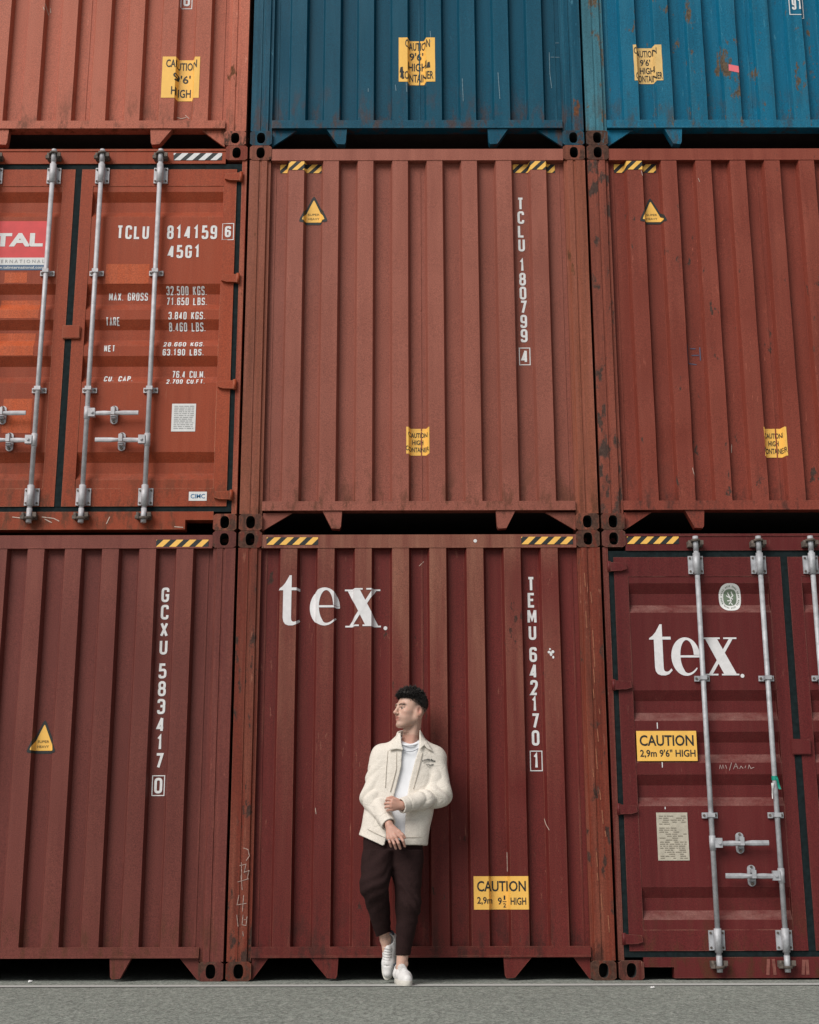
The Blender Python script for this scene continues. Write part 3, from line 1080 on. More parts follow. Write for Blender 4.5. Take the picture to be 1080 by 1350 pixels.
drape('owner_code', stroke_line('TCLU', 0.300, 2.157, 0.530, 2.264), M_WHITE, c, 'z')
drape('serial_number', stroke_line('814159', 0.660, 2.156, 1.018, 2.263), M_WHITE, c, 'z')
drape('check_digit', stroke_line('6', 1.074, 2.168, 1.118, 2.256, 0.0165) + stroke_box(1.056, 2.150, 1.136, 2.276, 0.006), M_WHITE, c, 'z')
drape('size_code', stroke_line('45G1', 0.672, 2.008, 0.905, 2.110), M_WHITE, c, 'z')
wt = []
for tx, x0, z0, x1, z1 in (('MAX. GROSS', 0.262, 1.696, 0.538, 1.755), ('32.500 KGS.', 0.669, 1.738, 0.955, 1.796), ('71.650 LBS.', 0.672, 1.661, 0.958, 1.720),
                           ('TARE', 0.255, 1.499, 0.354, 1.556), ('3.840 KGS.', 0.696, 1.538, 0.954, 1.596), ('8.460 LBS.', 0.699, 1.462, 0.956, 1.520),
                           ('NET', 0.256, 1.296, 0.333, 1.346), ('28.660 KGS.', 0.670, 1.334, 0.956, 1.376), ('63.190 LBS.', 0.667, 1.267, 0.953, 1.316),
                           ('CU. CAP.', 0.262, 1.079, 0.462, 1.128), ('76.4 CU.M.', 0.734, 1.113, 0.964, 1.166), ('2.700 CU.FT.', 0.702, 1.057, 0.968, 1.097)):
    wl = [[]]
    stroke_line(tx, x0, z0, x1, z1, words=wl)
    for wq in wl:
        drape('weight_lettering', wq, M_WHITE, c, 'z')
o = drape('paper_notice', [rect(0.749, 0.709, 0.915, 0.911)], M_PAPER, c, 'z')
rows = []
rr_ = random.Random(5)
for k in range(13):
    z = 0.890 - k * 0.0135
    x = 0.765
    while x < 0.895:
        wd = 0.008 + rr_.random() * 0.03
        rows.append(rect(x, z, min(x + wd, 0.902), z + 0.005))
        x += wd + 0.006
drape('lettering', rows, M_GREYPRINT, o, 'z', 0.0034)
o = drape('maker_plate', [rect(0.890, 0.212, 1.012, 0.276)], M_PAPER, c, 0.008)
drape('lettering', font_line('CIMC', 0.902, 0.229, 1.000, 0.260), plain('blue_print', lin('#2a6f9e'), 0.5), o, 0.008, 0.0034)
repaint = paint('repainted_orange', lin('#b8552f'), 4.4, rust=-0.2, streak=0.1, scuff=0.1)
for x0, z0, x1, z1 in ((0.237, 1.812, 0.545, 1.963), (-0.50, 1.55, -0.22, 1.70), (-0.48, 1.82, -0.32, 1.90), (-0.545, 1.27, -0.24, 1.45), (-0.42, 0.70, -0.22, 0.95)):
    drape('repainted_patch', [rect(x0, z0, x1, z1)], repaint, c, 'z', 0.0012)
scratches(c, 0.006, [[(-0.10, 0.10), (-0.02, 0.09), (0.02, 0.07)], [(-0.08, 0.085), (-0.03, 0.06)], [(0.36, 0.10), (0.34, 0.05)], [(-0.3, 0.10), (-0.22, 0.09)], [(0.80, 0.03), (0.86, 0.025)]], M_SCRATCH, t=0.006)

c = container('brick red container with a warning triangle, directly between the navy and the maroon container', XC, 1)
end_container(c, *P_MC, gus_w=0.20, gus_top=0.13, tab=(0.522, 0.655))
hazard(c, -1.000, -0.699, 2.700, 2.768, 'x', 4, 1, start=0.2)
hazard(c, 0.697, 1.004, 2.700, 2.768, 'x', 4, 1, start=0.2)
triangle_sign(c, (-0.750, 2.516), (-0.854, 2.290), (-0.646, 2.290))
number_column(c, stroke_column('TCLU 180799 4', 0.746, 0.750, 2.500, 1.224, 0.048, 0.100, 0.45))
caution_sheet(c, -0.085, 0.545, 0.074, 0.737, [('CAUTION', 0.08, 0.66, 0.92, 0.84), ('HIGH', 0.26, 0.39, 0.74, 0.57), ('CONTAINER', -0.02, 0.12, 0.98, 0.30)], 'x', M_YEL, 0.003)

c = container('dark red container without doors on the right of the middle row', XR, 1, local=((-0.62, 0.62, 0.10, 0.10, 0.012), (-0.10, 0.50, 0.05, 0.07, 0.010), (-0.25, 1.55, 0.07, 0.05, 0.009), (0.30, 1.1, 0.12, 0.2, 0.012)))
end_container(c, *P_MR, gus_w=0.19, gus_top=0.13, tab=(0.516, 0.646))
hazard(c, -1.020, -0.713, 2.700, 2.768, 'x', 4, 1, start=0.2)
triangle_sign(c, (-0.768, 2.497), (-0.857, 2.291), (-0.660, 2.291))
caution_sheet(c, -0.073, 0.525, 0.082, 0.733, [('CAUTION', 0.06, 0.66, 0.86, 0.84), ('HIGH', 0.24, 0.39, 0.70, 0.57), ('CONTAINER', -0.02, 0.12, 0.98, 0.31)], 'x', M_YEL, 0.004)
scratches(c, 'x', [[(-0.56, 1.36), (-0.56, 1.22), (-0.50, 1.21)], [(-0.54, 1.33), (-0.50, 1.33)], [(-0.53, 1.28), (-0.48, 1.28)], [(-0.47, 1.34), (-0.47, 1.24)]], plain('blue_chalk', (0.09, 0.10, 0.16), 0.8), 'chalk_mark', 0.007)
scratches(c, 'x', [[(-0.58, 0.44), (-0.575, 0.41), (-0.565, 0.37)], [(-0.29, 0.62), (-0.295, 0.56)], [(-0.42, 2.63), (-0.41, 2.60)], [(-0.83, 2.69), (-0.822, 2.65)]], M_SCRATCH, t=0.0035)

# bottom row
c = container('plum red container with a super heavy triangle, bottom left corner of the stack', XL + 0.001, 0)
end_container(c, *P_BL, gus_w=0.12, tab=(0.506, 0.640), seam=0.06)
hazard(c, 0.682, 1.034, 2.786, 2.835, 0.006, 4, 1)
triangle_sign(c, (-0.003, 1.634), (-0.100, 1.417), (0.088, 1.417))
number_column(c, stroke_column('GCXU 583417 0', 0.750, 0.757, 2.516, 1.156, 0.052, 0.100, 0.35))

c = container('maroon container with a big white serif word, behind the man', XC, 0, local=((-0.66, 0.95, 0.06, 0.12, 0.010), (0.62, 1.1, 0.10, 0.12, 0.010), (0.12, 0.75, 0.06, 0.08, 0.008)))
end_container(c, *P_BC, gus_w=0.105, tab=(0.517, 0.695))
hazard(c, -1.029, -0.682, 2.798, 2.850, 0.006, 4, 1)
hazard(c, 0.690, 1.038, 2.798, 2.850, 0.006, 4, 1)
tex_logo(c, (-0.940, 2.248, -0.798, 2.589), (-0.734, 2.247, -0.532, 2.505), (-0.500, 2.242, -0.257, 2.499), (-0.227, 2.236), 'x')
number_column(c, stroke_column('TEMU 642170 1', 0.753, 0.758, 2.585, 1.308, 0.050, 0.100, 0.35))
caution_sheet(c, 0.336, 0.427, 0.688, 0.631, [('CAUTION', 0.06, 0.54, 0.94, 0.86), ('2,9m', 0.06, 0.14, 0.34, 0.38), ('9', 0.44, 0.14, 0.51, 0.36), ('HIGH', 0.66, 0.14, 0.94, 0.36),
                                              ('1', 0.545, 0.29, 0.575, 0.42), ('2', 0.535, 0.06, 0.585, 0.19), ('-', 0.525, 0.225, 0.595, 0.245)], 'x', M_YEL, 0.001)
scratches(c, 'x', [[(0.555, 0.78), (0.555, 0.66)], [(0.80, 0.99), (0.81, 0.95), (0.825, 0.915)], [(-0.675, 1.06), (-0.67, 1.02)], [(0.0, 2.66), (0.03, 2.69)], ], M_SCRATCH, t=0.0035)
drape('paint_splash', [(k % 3, [(0.869 + dx + r * math.cos(2 * math.pi * i / 7) * (0.7 + 0.5 * ((i * 3 + k) % 3) / 2), 2.051 + dz + r * math.sin(2 * math.pi * i / 7)) for i in range(7)]) for k, (dx, dz, r) in enumerate(((0, 0, 0.013), (0.012, 0.016, 0.011), (-0.012, 0.014, 0.009), (0.014, -0.02, 0.010), (-0.006, 0.034, 0.007)))], M_WHITE, c, 'x', 0.0025)
drape('rivet_spot', [(0, [(0.379 + 0.012 * math.cos(2 * math.pi * i / 12), 2.823 + 0.012 * math.sin(2 * math.pi * i / 12)) for i in range(12)])], M_WHITE, c, 0.006)
scratches(c, 0.004, [[(-1.13, 0.81), (-1.10, 0.80), (-1.09, 0.76), (-1.11, 0.73)], [(-1.15, 0.70), (-1.11, 0.71), (-1.12, 0.66), (-1.09, 0.67), (-1.10, 0.62)], [(-1.16, 0.60), (-1.09, 0.62)], [(-1.14, 0.64), (-1.13, 0.55)],
                     [(-1.15, 0.52), (-1.16, 0.46), (-1.10, 0.47)], [(-1.12, 0.52), (-1.125, 0.42)], [(-1.16, 0.40), (-1.15, 0.33)], [(-1.12, 0.40), (-1.125, 0.34), (-1.10, 0.335), (-1.095, 0.39)], [(-1.115, 0.37), (-1.10, 0.37)], [(-1.14, 0.72), (-1.135, 0.62)], [(-1.12, 0.30), (-1.115, 0.27)]],
          plain('white_chalk', (0.42, 0.30, 0.26), 0.8, 0.5, 60), 'chalk_scrawl', 0.0038)
bm_scr = [[(1.10 + 0.09 * random.random(), z), (1.10 + 0.09 * random.random(), z - 0.03 - 0.10 * random.random())] for z in [2.6 - 0.13 * k for k in range(18)]]
scratches(c, 0.004, [[a, (a[0] + 0.004, b[1])] for a, b in bm_scr], plain('orange_rust_scratch', (0.30, 0.11, 0.06), 0.8, 0.3, 60), t=0.006)

c = container('dark maroon container with doors facing out and white locking bars, bottom right', XR, 0)
D2 = door_container(c, *P_BR, M_GALV, (0.832, 0.630))
for o in (D2,):
    pass
hazard(c, -1.051, -0.701, 2.799, 2.851, 0.006, 4, 1)
tex_logo(c, (-0.932, 1.909, -0.786, 2.250), (-0.790, 1.906, -0.600, 2.162), (-0.578, 1.908, -0.348, 2.160), (-0.328, 1.905), 'z')
caution_sheet(c, -1.046, 1.351, -0.655, 1.545, [('CAUTION', 0.05, 0.50, 0.95, 0.86), ("2,9m 9'6\" HIGH", 0.05, 0.10, 0.97, 0.38)], 0.006, M_YEL, 0.001)
ov = lambda k, n=40: [(-0.371 + 0.074 * k * math.copysign(abs(math.cos(2 * math.pi * i / n)) ** 0.75, math.cos(2 * math.pi * i / n)), 2.436 + 0.0925 * k * math.copysign(abs(math.sin(2 * math.pi * i / n)) ** 0.75, math.sin(2 * math.pi * i / n))) for i in range(n)]
o = drape('oval_badge', [(0, ov(1.0), 0), (2, ov(0.60), 1)], [M_PAPER, M_EMB], c, 'z', 0.0022, 0.0005)
fig = []
for i, q in enumerate(([(-0.385, 2.47), (-0.372, 2.44), (-0.365, 2.41), (-0.38, 2.39)], [(-0.362, 2.475), (-0.350, 2.45), (-0.365, 2.435)], [(-0.395, 2.45), (-0.375, 2.437), (-0.350, 2.425)], [(-0.39, 2.415), (-0.36, 2.415)], [(-0.365, 2.40), (-0.355, 2.385)])):
    fig += [(i % 4, p) for p in strip2d([Vector(t_) for t_ in q], 0.007, False)]
ring = []
for i in range(40):
    t0, t1 = 2 * math.pi * (i + 0.15) / 40, 2 * math.pi * (i + 0.6) / 40
    P_ = lambda t, k: (-0.371 + 0.074 * k * math.cos(t), 2.436 + 0.0925 * k * math.sin(t))
    if i % 5 != 4:
        ring.append((0, [P_(t0, 0.74), P_(t1, 0.74), P_(t1, 0.86), P_(t0, 0.86)], 1))
drape('emblem', [(a_, b_, 0) for a_, b_ in fig] + ring, [M_PAPER, M_EMB], o, 'z', 0.0042, 0.0003)
o = drape('data_plate', [rect(-0.940, 0.725, -0.740, 1.024)], M_PLATE, c, 'z', 0.003)
rows = []
for k in range(22):
    z = 1.004 - k * 0.0125
    x = -0.925
    if k == 5:
        continue
    while x < -0.76:
        wd = 0.008 + rr_.random() * 0.035
        if rr_.random() < (0.75 if k > 11 else 0.55):
            rows.append(rect(x, z - 0.004, min(x + wd, -0.752), z))
        x += wd + 0.007
drape('lettering', rows, M_BROWNPRINT, o, 'z', 0.0046)
scratches(c, 'z', [[(-0.515, 1.300), (-0.510, 1.325), (-0.500, 1.300), (-0.492, 1.325), (-0.486, 1.302)], [(-0.475, 1.325), (-0.468, 1.302)], [(-0.452, 1.290), (-0.435, 1.340)], [(-0.425, 1.298), (-0.408, 1.335), (-0.395, 1.300)], [(-0.418, 1.314), (-0.398, 1.314)],
                   [(-0.385, 1.300), (-0.375, 1.318), (-0.362, 1.302)], [(-0.350, 1.305), (-0.345, 1.320)], [(-0.330, 1.300), (-0.322, 1.325), (-0.312, 1.302), (-0.290, 1.310)]], plain('pale_chalk', (0.45, 0.33, 0.31), 0.8, 0.3), 'chalk_scrawl', 0.0036)
scratches(c, 'z', [[(-0.905, 1.60), (-0.905, 1.56)], [(-0.885, 1.345), (-0.885, 1.31)], [(-0.88, 1.06), (-0.88, 1.045)]], M_WHITE, 'paint_drip', 0.006)
scratches(c, 0.006, [[(-0.28, 0.125), (-0.29, 0.03)], [(-0.25, 0.125), (-0.245, 0.03)], [(-0.06, 0.12), (-0.07, 0.03)], [(-0.04, 0.12), (-0.04, 0.03)]], plain('rust_smear', (0.22, 0.075, 0.06), 0.8, 0.3), 'rust_smear', 0.020)
# strip of tape tied round a locking bar
bm = bmesh.new()
bx, by = XR - 0.175, -0.040
tube(bm, [(bx, by, 1.222), (bx, by, 1.250)], 0.0195, 12, 0, False)
for mi, (dx, zt, zb, sw) in enumerate(((0.006, 1.240, 1.165, 0.018), (-0.022, 1.205, 1.105, -0.012))):
    n = 6
    fr = [[bm.verts.new((bx + dx + sw * k / n - 0.008 + 0.002 * k * (1 if mi else 0), by - 0.022 - 0.004 * math.sin(k), zt + (zb - zt) * k / n)),
           bm.verts.new((bx + dx + sw * k / n + 0.008, by - 0.021 - 0.004 * math.sin(k + 1), zt + (zb - zt) * k / n))] for k in range(n + 1)]
    for a_, b_ in zip(fr, fr[1:]):
        f = bm.faces.new((a_[0], a_[1], b_[1], b_[0]))
        f.material_index = mi
o = obj('seal_tape', bm, [M_GREEN, M_PAPER])
tag(o, 'green and white strip of tape tied round a locking bar of the maroon doors', 'tape')

# bits of litter on the ground
for k, (x, y, r, lab) in enumerate(((2.17, -1.80, 0.034, 'crumpled white paper scrap on the asphalt below the maroon doors'),
                                    (1.32, -0.72, 0.014, 'tiny white litter speck by the white line between two bottom containers'),
                                    (-2.42, -0.05, 0.016, 'tiny pale litter speck under the edge of the plum red container'))):
    bm = bmesh.new()
    bmesh.ops.create_icosphere(bm, subdivisions=2, radius=r)
    for vv in bm.verts:
        vv.co *= 0.55 + 0.7 * random.random()
        vv.co.z = vv.co.z * 0.5 + r * 0.40
    o = obj('paper_scrap', bm, M_PAPER)
    o.location = (x, y, 0.002)
    tag(o, lab, 'litter')

# ------------------------------------------------------------------ the man: distance-field sculpting
class Field:
    def __init__(s, lo, hi, h):
        s.lo = np.array(lo, np.float32)
        s.h = h
        s.n = np.ceil((np.array(hi) - np.array(lo)) / h).astype(int) + 1
        s.F = np.full(tuple(s.n), 0.06, np.float32)
        s.ax = [s.lo[i] + h * np.arange(s.n[i], dtype=np.float32) for i in range(3)]
    def sub(s, lo, hi):
        sl = []
        for i in range(3):
            a = int(max(0, math.floor((lo[i] - s.lo[i]) / s.h)))
            b = int(min(s.n[i], math.ceil((hi[i] - s.lo[i]) / s.h) + 1))
            if b <= a:
                return None
            sl.append(slice(a, b))
        X = s.ax[0][sl[0]][:, None, None]
        Y = s.ax[1][sl[1]][None, :, None]
        Z = s.ax[2][sl[2]][None, None, :]
        return tuple(sl), X, Y, Z
    def comb(s, sl, d, op, k):
        f = s.F[sl]
        if op == 'u':
            if k > 0:
                hh = np.clip(0.5 + 0.5 * (f - d) / k, 0, 1)
                s.F[sl] = f + (d - f) * hh - k * hh * (1 - hh)
            else:
                s.F[sl] = np.minimum(f, d)
        elif op == 's':
            d = -d
            if k > 0:
                hh = np.clip(0.5 - 0.5 * (f - d) / k, 0, 1)
                s.F[sl] = f + (d - f) * hh + k * hh * (1 - hh)
            else:
                s.F[sl] = np.maximum(f, d)
    def cone(s, a, b, r1, r2, op='u', k=0.01):
        a, b = np.array(a, np.float32), np.array(b, np.float32)
        m = max(r1, r2) + 0.045
        q = s.sub(np.minimum(a, b) - m, np.maximum(a, b) + m)
        if q is None:
            return
        sl, X, Y, Z = q
        ba = b - a
        t = np.clip(((X - a[0]) * ba[0] + (Y - a[1]) * ba[1] + (Z - a[2]) * ba[2]) / max(1e-9, float(ba @ ba)), 0, 1)
        d = np.sqrt((X - a[0] - t * ba[0]) ** 2 + (Y - a[1] - t * ba[1]) ** 2 + (Z - a[2] - t * ba[2]) ** 2) - (r1 + (r2 - r1) * t)
        s.comb(sl, d, op, k)
    def ell(s, c, r, A=None, op='u', k=0.01):
        c = np.array(c, np.float32)
        r = np.array(r, np.float32)
        A = np.eye(3, dtype=np.float32) if A is None else np.array(A, np.float32)
        m = float(r.max()) + 0.045
        q = s.sub(c - m, c + m)
        if q is None:
            return
        sl, X, Y, Z = q
        dx, dy, dz = X - c[0], Y - c[1], Z - c[2]
        q_ = [(A[i, 0] * dx + A[i, 1] * dy + A[i, 2] * dz) for i in range(3)]
        k0 = np.sqrt(sum((q_[i] / r[i]) ** 2 for i in range(3)))
        k1 = np.sqrt(sum((q_[i] / r[i] ** 2) ** 2 for i in range(3))) + 1e-9
        s.comb(sl, k0 * (k0 - 1) / k1, op, k)
    def grid(s):
        return s.ax[0][:, None, None], s.ax[1][None, :, None], s.ax[2][None, None, :]
    def mesh(s):
        F = s.F
        neg = F < 0
        c8 = [neg[i:F.shape[0] - 1 + i, j:F.shape[1] - 1 + j, k:F.shape[2] - 1 + k] for i in (0, 1) for j in (0, 1) for k in (0, 1)]
        cnt = sum(c.astype(np.int8) for c in c8)
        idx = np.argwhere((cnt > 0) & (cnt < 8))
        ids = np.full([d - 1 for d in F.shape], -1, np.int64)
        ids[tuple(idx.T)] = np.arange(len(idx))
        acc = np.zeros((len(idx), 3))
        num = np.zeros(len(idx))
        offs = [(i, j, k) for i in (0, 1) for j in (0, 1) for k in (0, 1)]
        for o1 in offs:
            for axis in range(3):
                if o1[axis]:
                    continue
                o2 = list(o1)
                o2[axis] = 1
                a = F[tuple((idx + o1).T)]
                b = F[tuple((idx + o2).T)]
                m = (a < 0) != (b < 0)
                t = np.where(m, a / np.where(m, a - b, 1), 0)
                p = np.array(o1, float)[None, :].repeat(len(idx), 0)
                p[:, axis] += t
                acc[m] += p[m]
                num[m] += 1
        V = (idx + acc / num[:, None]) * s.h + s.lo
        Q = []
        for axis in range(3):
            u, v_ = (axis + 1) % 3, (axis + 2) % 3
            sa = [slice(None)] * 3
            sb = [slice(None)] * 3
            sa[axis] = slice(0, -1)
            sb[axis] = slice(1, None)
            A_, B_ = neg[tuple(sa)], neg[tuple(sb)]
            e = np.argwhere(A_ != B_)
            ok = (e[:, u] > 0) & (e[:, v_] > 0) & (e[:, u] < F.shape[u] - 1) & (e[:, v_] < F.shape[v_] - 1)
            e = e[ok]
            flip = ~A_[tuple(e.T)]
            def cell(du, dv):
                c_ = e.copy()
                c_[:, u] += du
                c_[:, v_] += dv
                return ids[tuple(c_.T)]
            q = np.stack([cell(-1, -1), cell(0, -1), cell(0, 0), cell(-1, 0)], 1)
            q[flip] = q[flip][:, ::-1]
            Q.append(q)
        Q = np.concatenate(Q)
        Q = Q[(Q >= 0).all(1)]
        return V, Q

def np_obj(name, V, Q, mats, parent=None, relax=1):
    # light smoothing
    for _ in range(relax):
        acc = np.zeros_like(V)
        cnt = np.zeros(len(V))
        for a, b in ((0, 1), (1, 2), (2, 3), (3, 0)):
            np.add.at(acc, Q[:, a], V[Q[:, b]])
            np.add.at(cnt, Q[:, a], 1)
            np.add.at(acc, Q[:, b], V[Q[:, a]])
            np.add.at(cnt, Q[:, b], 1)
        V = V * 0.5 + 0.5 * acc / np.maximum(cnt, 1)[:, None]
    me = bpy.data.meshes.new(name)
    me.vertices.add(len(V))
    me.vertices.foreach_set('co', V.astype(np.float32).ravel())
    me.loops.add(len(Q) * 4)
    me.loops.foreach_set('vertex_index', Q.astype(np.int32).ravel())
    me.polygons.add(len(Q))
    me.polygons.foreach_set('loop_start', (np.arange(len(Q)) * 4).astype(np.int32))
    me.polygons.foreach_set('use_smooth', np.ones(len(Q), bool))
    me.update(calc_edges=True)
    me.validate()
    for m in (mats if isinstance(mats, (list, tuple)) else [mats]):
        me.materials.append(m)
    o = bpy.data.objects.new(name, me)
    COL.objects.link(o)
    if parent:
        o.parent = parent
    return o, V

def waves(X, Y, Z, seed, f, n=6):
    r = np.random.RandomState(seed)
    out = 0
    for i in range(n):
        k = r.normal(size=3) * f
        out = out + np.sin(k[0] * X + k[1] * Y + k[2] * Z + r.rand() * 6.28)
    return out / n

# head frame: faces the left of the picture, a little towards the camera
HA = math.radians(57)
HF = np.array((-math.sin(HA), -math.cos(HA), 0.0))
HL = np.array((math.cos(HA), -math.sin(HA), 0.0))
HU = np.array((0, 0, 1.0))
tilt = math.radians(3)
HF, HU = HF * math.cos(tilt) + HU * math.sin(tilt), HU * math.cos(tilt) - HF * math.sin(tilt)
HC = np.array((-0.062, -0.200, 1.660))
HM = np.stack([HF, HL, HU])
def hp(u, v, w_):
    return HC + u * HF + v * HL + w_ * HU

B = Field((-0.46, -0.56, 0.0), (0.26, 0.05, 1.86), 0.0035)
# torso and hidden limbs
B.ell((-0.10, -0.155, 1.30), (0.155, 0.085, 0.17), k=0.03)
B.ell((-0.15, -0.180, 1.05), (0.14, 0.08, 0.20), k=0.05)
B.ell((-0.17, -0.19, 0.88), (0.12, 0.07, 0.12), k=0.04)
B.cone((-0.21, -0.15, 1.39), (0.06, -0.15, 1.38), 0.06, 0.06, k=0.04)
for pts, rad in (([(-0.255, -0.15, 1.375), (-0.312, -0.195, 1.11), (-0.205, -0.365, 0.955)], [0.05, 0.04, 0.026]),
                 ([(0.105, -0.15, 1.36), (0.125, -0.235, 1.13), (-0.118, -0.402, 1.050)], [0.05, 0.04, 0.026]),
                 ([(-0.245, -0.20, 0.84), (-0.285, -0.37, 0.575), (-0.222, -0.195, 0.255)], [0.058, 0.050, 0.032]),
                 ([(-0.09, -0.20, 0.84), (-0.08, -0.31, 0.47), (-0.122, -0.285, 0.10)], [0.058, 0.050, 0.032])):
    for (a, b), (r1, r2) in zip(zip(pts, pts[1:]), zip(rad, rad[1:])):
        B.cone(a, b, r1, r2, k=0.02)
# feet inside the shoes
B.cone((-0.218, -0.195, 0.25), (-0.203, -0.165, 0.08), 0.030, 0.022, k=0.015)
B.cone((-0.122, -0.29, 0.08), (-0.110, -0.42, 0.045), 0.030, 0.022, k=0.015)
# calf bulge at the bare ankle, ankle bone
B.ell((-0.196, -0.205, 0.262), (0.012, 0.014, 0.016), k=0.012)
B.ell((-0.092, -0.29, 0.118), (0.012, 0.014, 0.015), k=0.012)
# neck
B.cone(hp(-0.028, 0, -0.05), (-0.070, -0.155, 1.40), 0.051, 0.060, k=0.02)
B.cone(hp(-0.015, 0.045, -0.07), (-0.050, -0.215, 1.435), 0.016, 0.013, k=0.03)
B.ell(hp(0.036, 0, -0.135), (0.014, 0.014, 0.016), k=0.02)
# head
B.ell(hp(-0.018, 0, 0.036), (0.100, 0.077, 0.088), HM, k=0.02)
B.ell(hp(0.032, 0, -0.022), (0.062, 0.063, 0.092), HM, k=0.02)
for sgn in (-1, 1):
    B.ell(hp(0.038, sgn * 0.044, -0.055), (0.036, 0.017, 0.040), HM, k=0.025)
for sgn in (-1, 1):
    B.cone(hp(-0.002, sgn * 0.058, -0.060), hp(0.072, sgn * 0.014, -0.104), 0.017, 0.017, k=0.022)
    B.cone(hp(-0.008, sgn * 0.062, 0.0), hp(-0.002, sgn * 0.058, -0.060), 0.014, 0.017, k=0.02)
    B.ell(hp(0.056, sgn * 0.044, -0.020), (0.026, 0.020, 0.017), HM, k=0.018)
B.cone(hp(0.083, -0.036, 0.024), hp(0.083, 0.036, 0.024), 0.011, 0.011, k=0.014)
B.ell(hp(0.083, 0, -0.102), (0.017, 0.020, 0.016), HM, k=0.016)
B.ell(hp(0.070, 0, -0.060), (0.026, 0.030, 0.030), HM, k=0.02)
for sgn in (-1, 1):
    B.ell(hp(0.101, sgn * 0.032, 0.003), (0.016, 0.019, 0.0115), HM, 's', k=0.012)
B.cone(hp(0.086, 0, 0.022), hp(0.114, 0, -0.026), 0.0075, 0.0105, k=0.012)
B.ell(hp(0.116, 0, -0.029), (0.011, 0.011, 0.009), HM, k=0.008)
for sgn in (-1, 1):
    B.ell(hp(0.102, sgn * 0.012, -0.033), (0.010, 0.0075, 0.008), HM, k=0.006)
    B.ell(hp(0.0765, sgn * 0.032, 0.002), (0.0125, 0.0125, 0.0125), HM, k=0.003)
    B.cone(hp(0.090, sgn * 0.016, 0.0105), hp(0.078, sgn * 0.046, 0.008), 0.0042, 0.0036, k=0.005)
B.cone(hp(0.092, -0.015, -0.057), hp(0.092, 0.015, -0.057), 0.0062, 0.0062, k=0.007)
B.cone(hp(0.091, -0.013, -0.070), hp(0.091, 0.013, -0.070), 0.0070, 0.0070, k=0.007)
B.cone(hp(0.099, -0.019, -0.0630), hp(0.099, 0.019, -0.0630), 0.0030, 0.0030, 's', k=0.003)
for sgn in (-1, 1):       # ears
    c_ = hp(-0.014, sgn * 0.078, -0.012)
    EA = np.stack([HF * 0.95 + HL * sgn * -0.30, HL * sgn * 0.95 + HF * 0.30, HU])
    B.ell(c_, (0.023, 0.009, 0.035), EA, k=0.004)
    B.ell(c_ + HL * sgn * 0.008 + HF * 0.002 + HU * 0.003, (0.010, 0.006, 0.018), EA, 's', k=0.005)
    B.ell(hp(-0.014, sgn * 0.076, -0.034), (0.009, 0.007, 0.009), HM, k=0.006)
# his right hand: hangs from the cuff, back of the hand to the camera
WR = (-0.197, -0.383, 0.940)
KN = [(-0.131, -0.421, 0.869), (-0.155, -0.427, 0.860), (-0.179, -0.423, 0.855), (-0.201, -0.412, 0.856)]
PJ = [(-0.110, -0.434, 0.838), (-0.138, -0.441, 0.824), (-0.164, -0.437, 0.821), (-0.191, -0.425, 0.829)]
TP = [(-0.099, -0.415, 0.806), (-0.127, -0.420, 0.793), (-0.154, -0.418, 0.792), (-0.184, -0.408, 0.804)]
for k_, p_, t_ in zip(KN, PJ, TP):
    B.cone(WR, k_, 0.021, 0.0125, k=0.010)
for k_, p_, t_, r_ in zip(KN, PJ, TP, (0.0092, 0.0095, 0.0090, 0.0080)):
    B.cone(k_, p_, r_ * 1.08, r_, k=0.003)
    B.cone(p_, t_, r_, r_ * 0.82, k=0.002)
B.cone((-0.172, -0.400, 0.915), (-0.134, -0.418, 0.893), 0.017, 0.0115, k=0.010)
B.cone((-0.134, -0.418, 0.893), (-0.112, -0.428, 0.874), 0.0110, 0.0095, k=0.004)
B.cone((-0.112, -0.428, 0.874), (-0.098, -0.424, 0.856), 0.0095, 0.0078, k=0.003)
# his left hand: closed round the other sleeve, knuckles to the left
WL = (-0.122, -0.405, 1.050)
KN2 = [(-0.172, -0.428, 1.082), (-0.180, -0.434, 1.063), (-0.180, -0.432, 1.044), (-0.174, -0.424, 1.027)]
PJ2 = [(-0.205, -0.418, 1.086), (-0.213, -0.420, 1.064), (-0.211, -0.418, 1.042), (-0.202, -0.410, 1.023)]
TP2 = [(-0.214, -0.385, 1.082), (-0.222, -0.385, 1.060), (-0.219, -0.385, 1.039), (-0.209, -0.380, 1.021)]
for k_ in KN2:
    B.cone(WL, k_, 0.023, 0.0125, k=0.010)
for k_, p_, t_, r_ in zip(KN2, PJ2, TP2, (0.0100, 0.0100, 0.0095, 0.0085)):
    B.cone(k_, p_, r_, r_ * 0.95, k=0.002)
    B.cone(p_, t_, r_ * 0.95, r_ * 0.8, k=0.002)
B.cone((-0.140, -0.395, 1.080), (-0.180, -0.392, 1.100), 0.014, 0.011, k=0.008)
B.cone((-0.180, -0.392, 1.100), (-0.207, -0.380, 1.096), 0.0105, 0.008, k=0.004)
V, Q = B.mesh()
del B

g = NT('skin')
at = g.n('ShaderNodeVertexColor', layer_name='Tint')
v = g.coord(0.1)
c = g.mix(g.ramp(g.noise(v, 40, detail=4), 0.3, 0.7), (0.92, 0.90, 0.90), (1.06, 1.04, 1.04))
c = g.mix(1.0, at.outputs[0], c, 'MULTIPLY')
g.l(c, g.b.inputs['Base Color'])
g.b.inputs['Roughness'].default_value = 0.52
g.b.inputs['Subsurface Weight'].default_value = 0.12
g.b.inputs['Subsurface Radius'].default_value = (0.012, 0.005, 0.003)
g.b.inputs['Subsurface Scale'].default_value = 0.5
g.l(g.bump(g.noise(v, 220, detail=2), 0.12, 0.002), g.b.inputs['Normal'])
M_SKIN = g.m

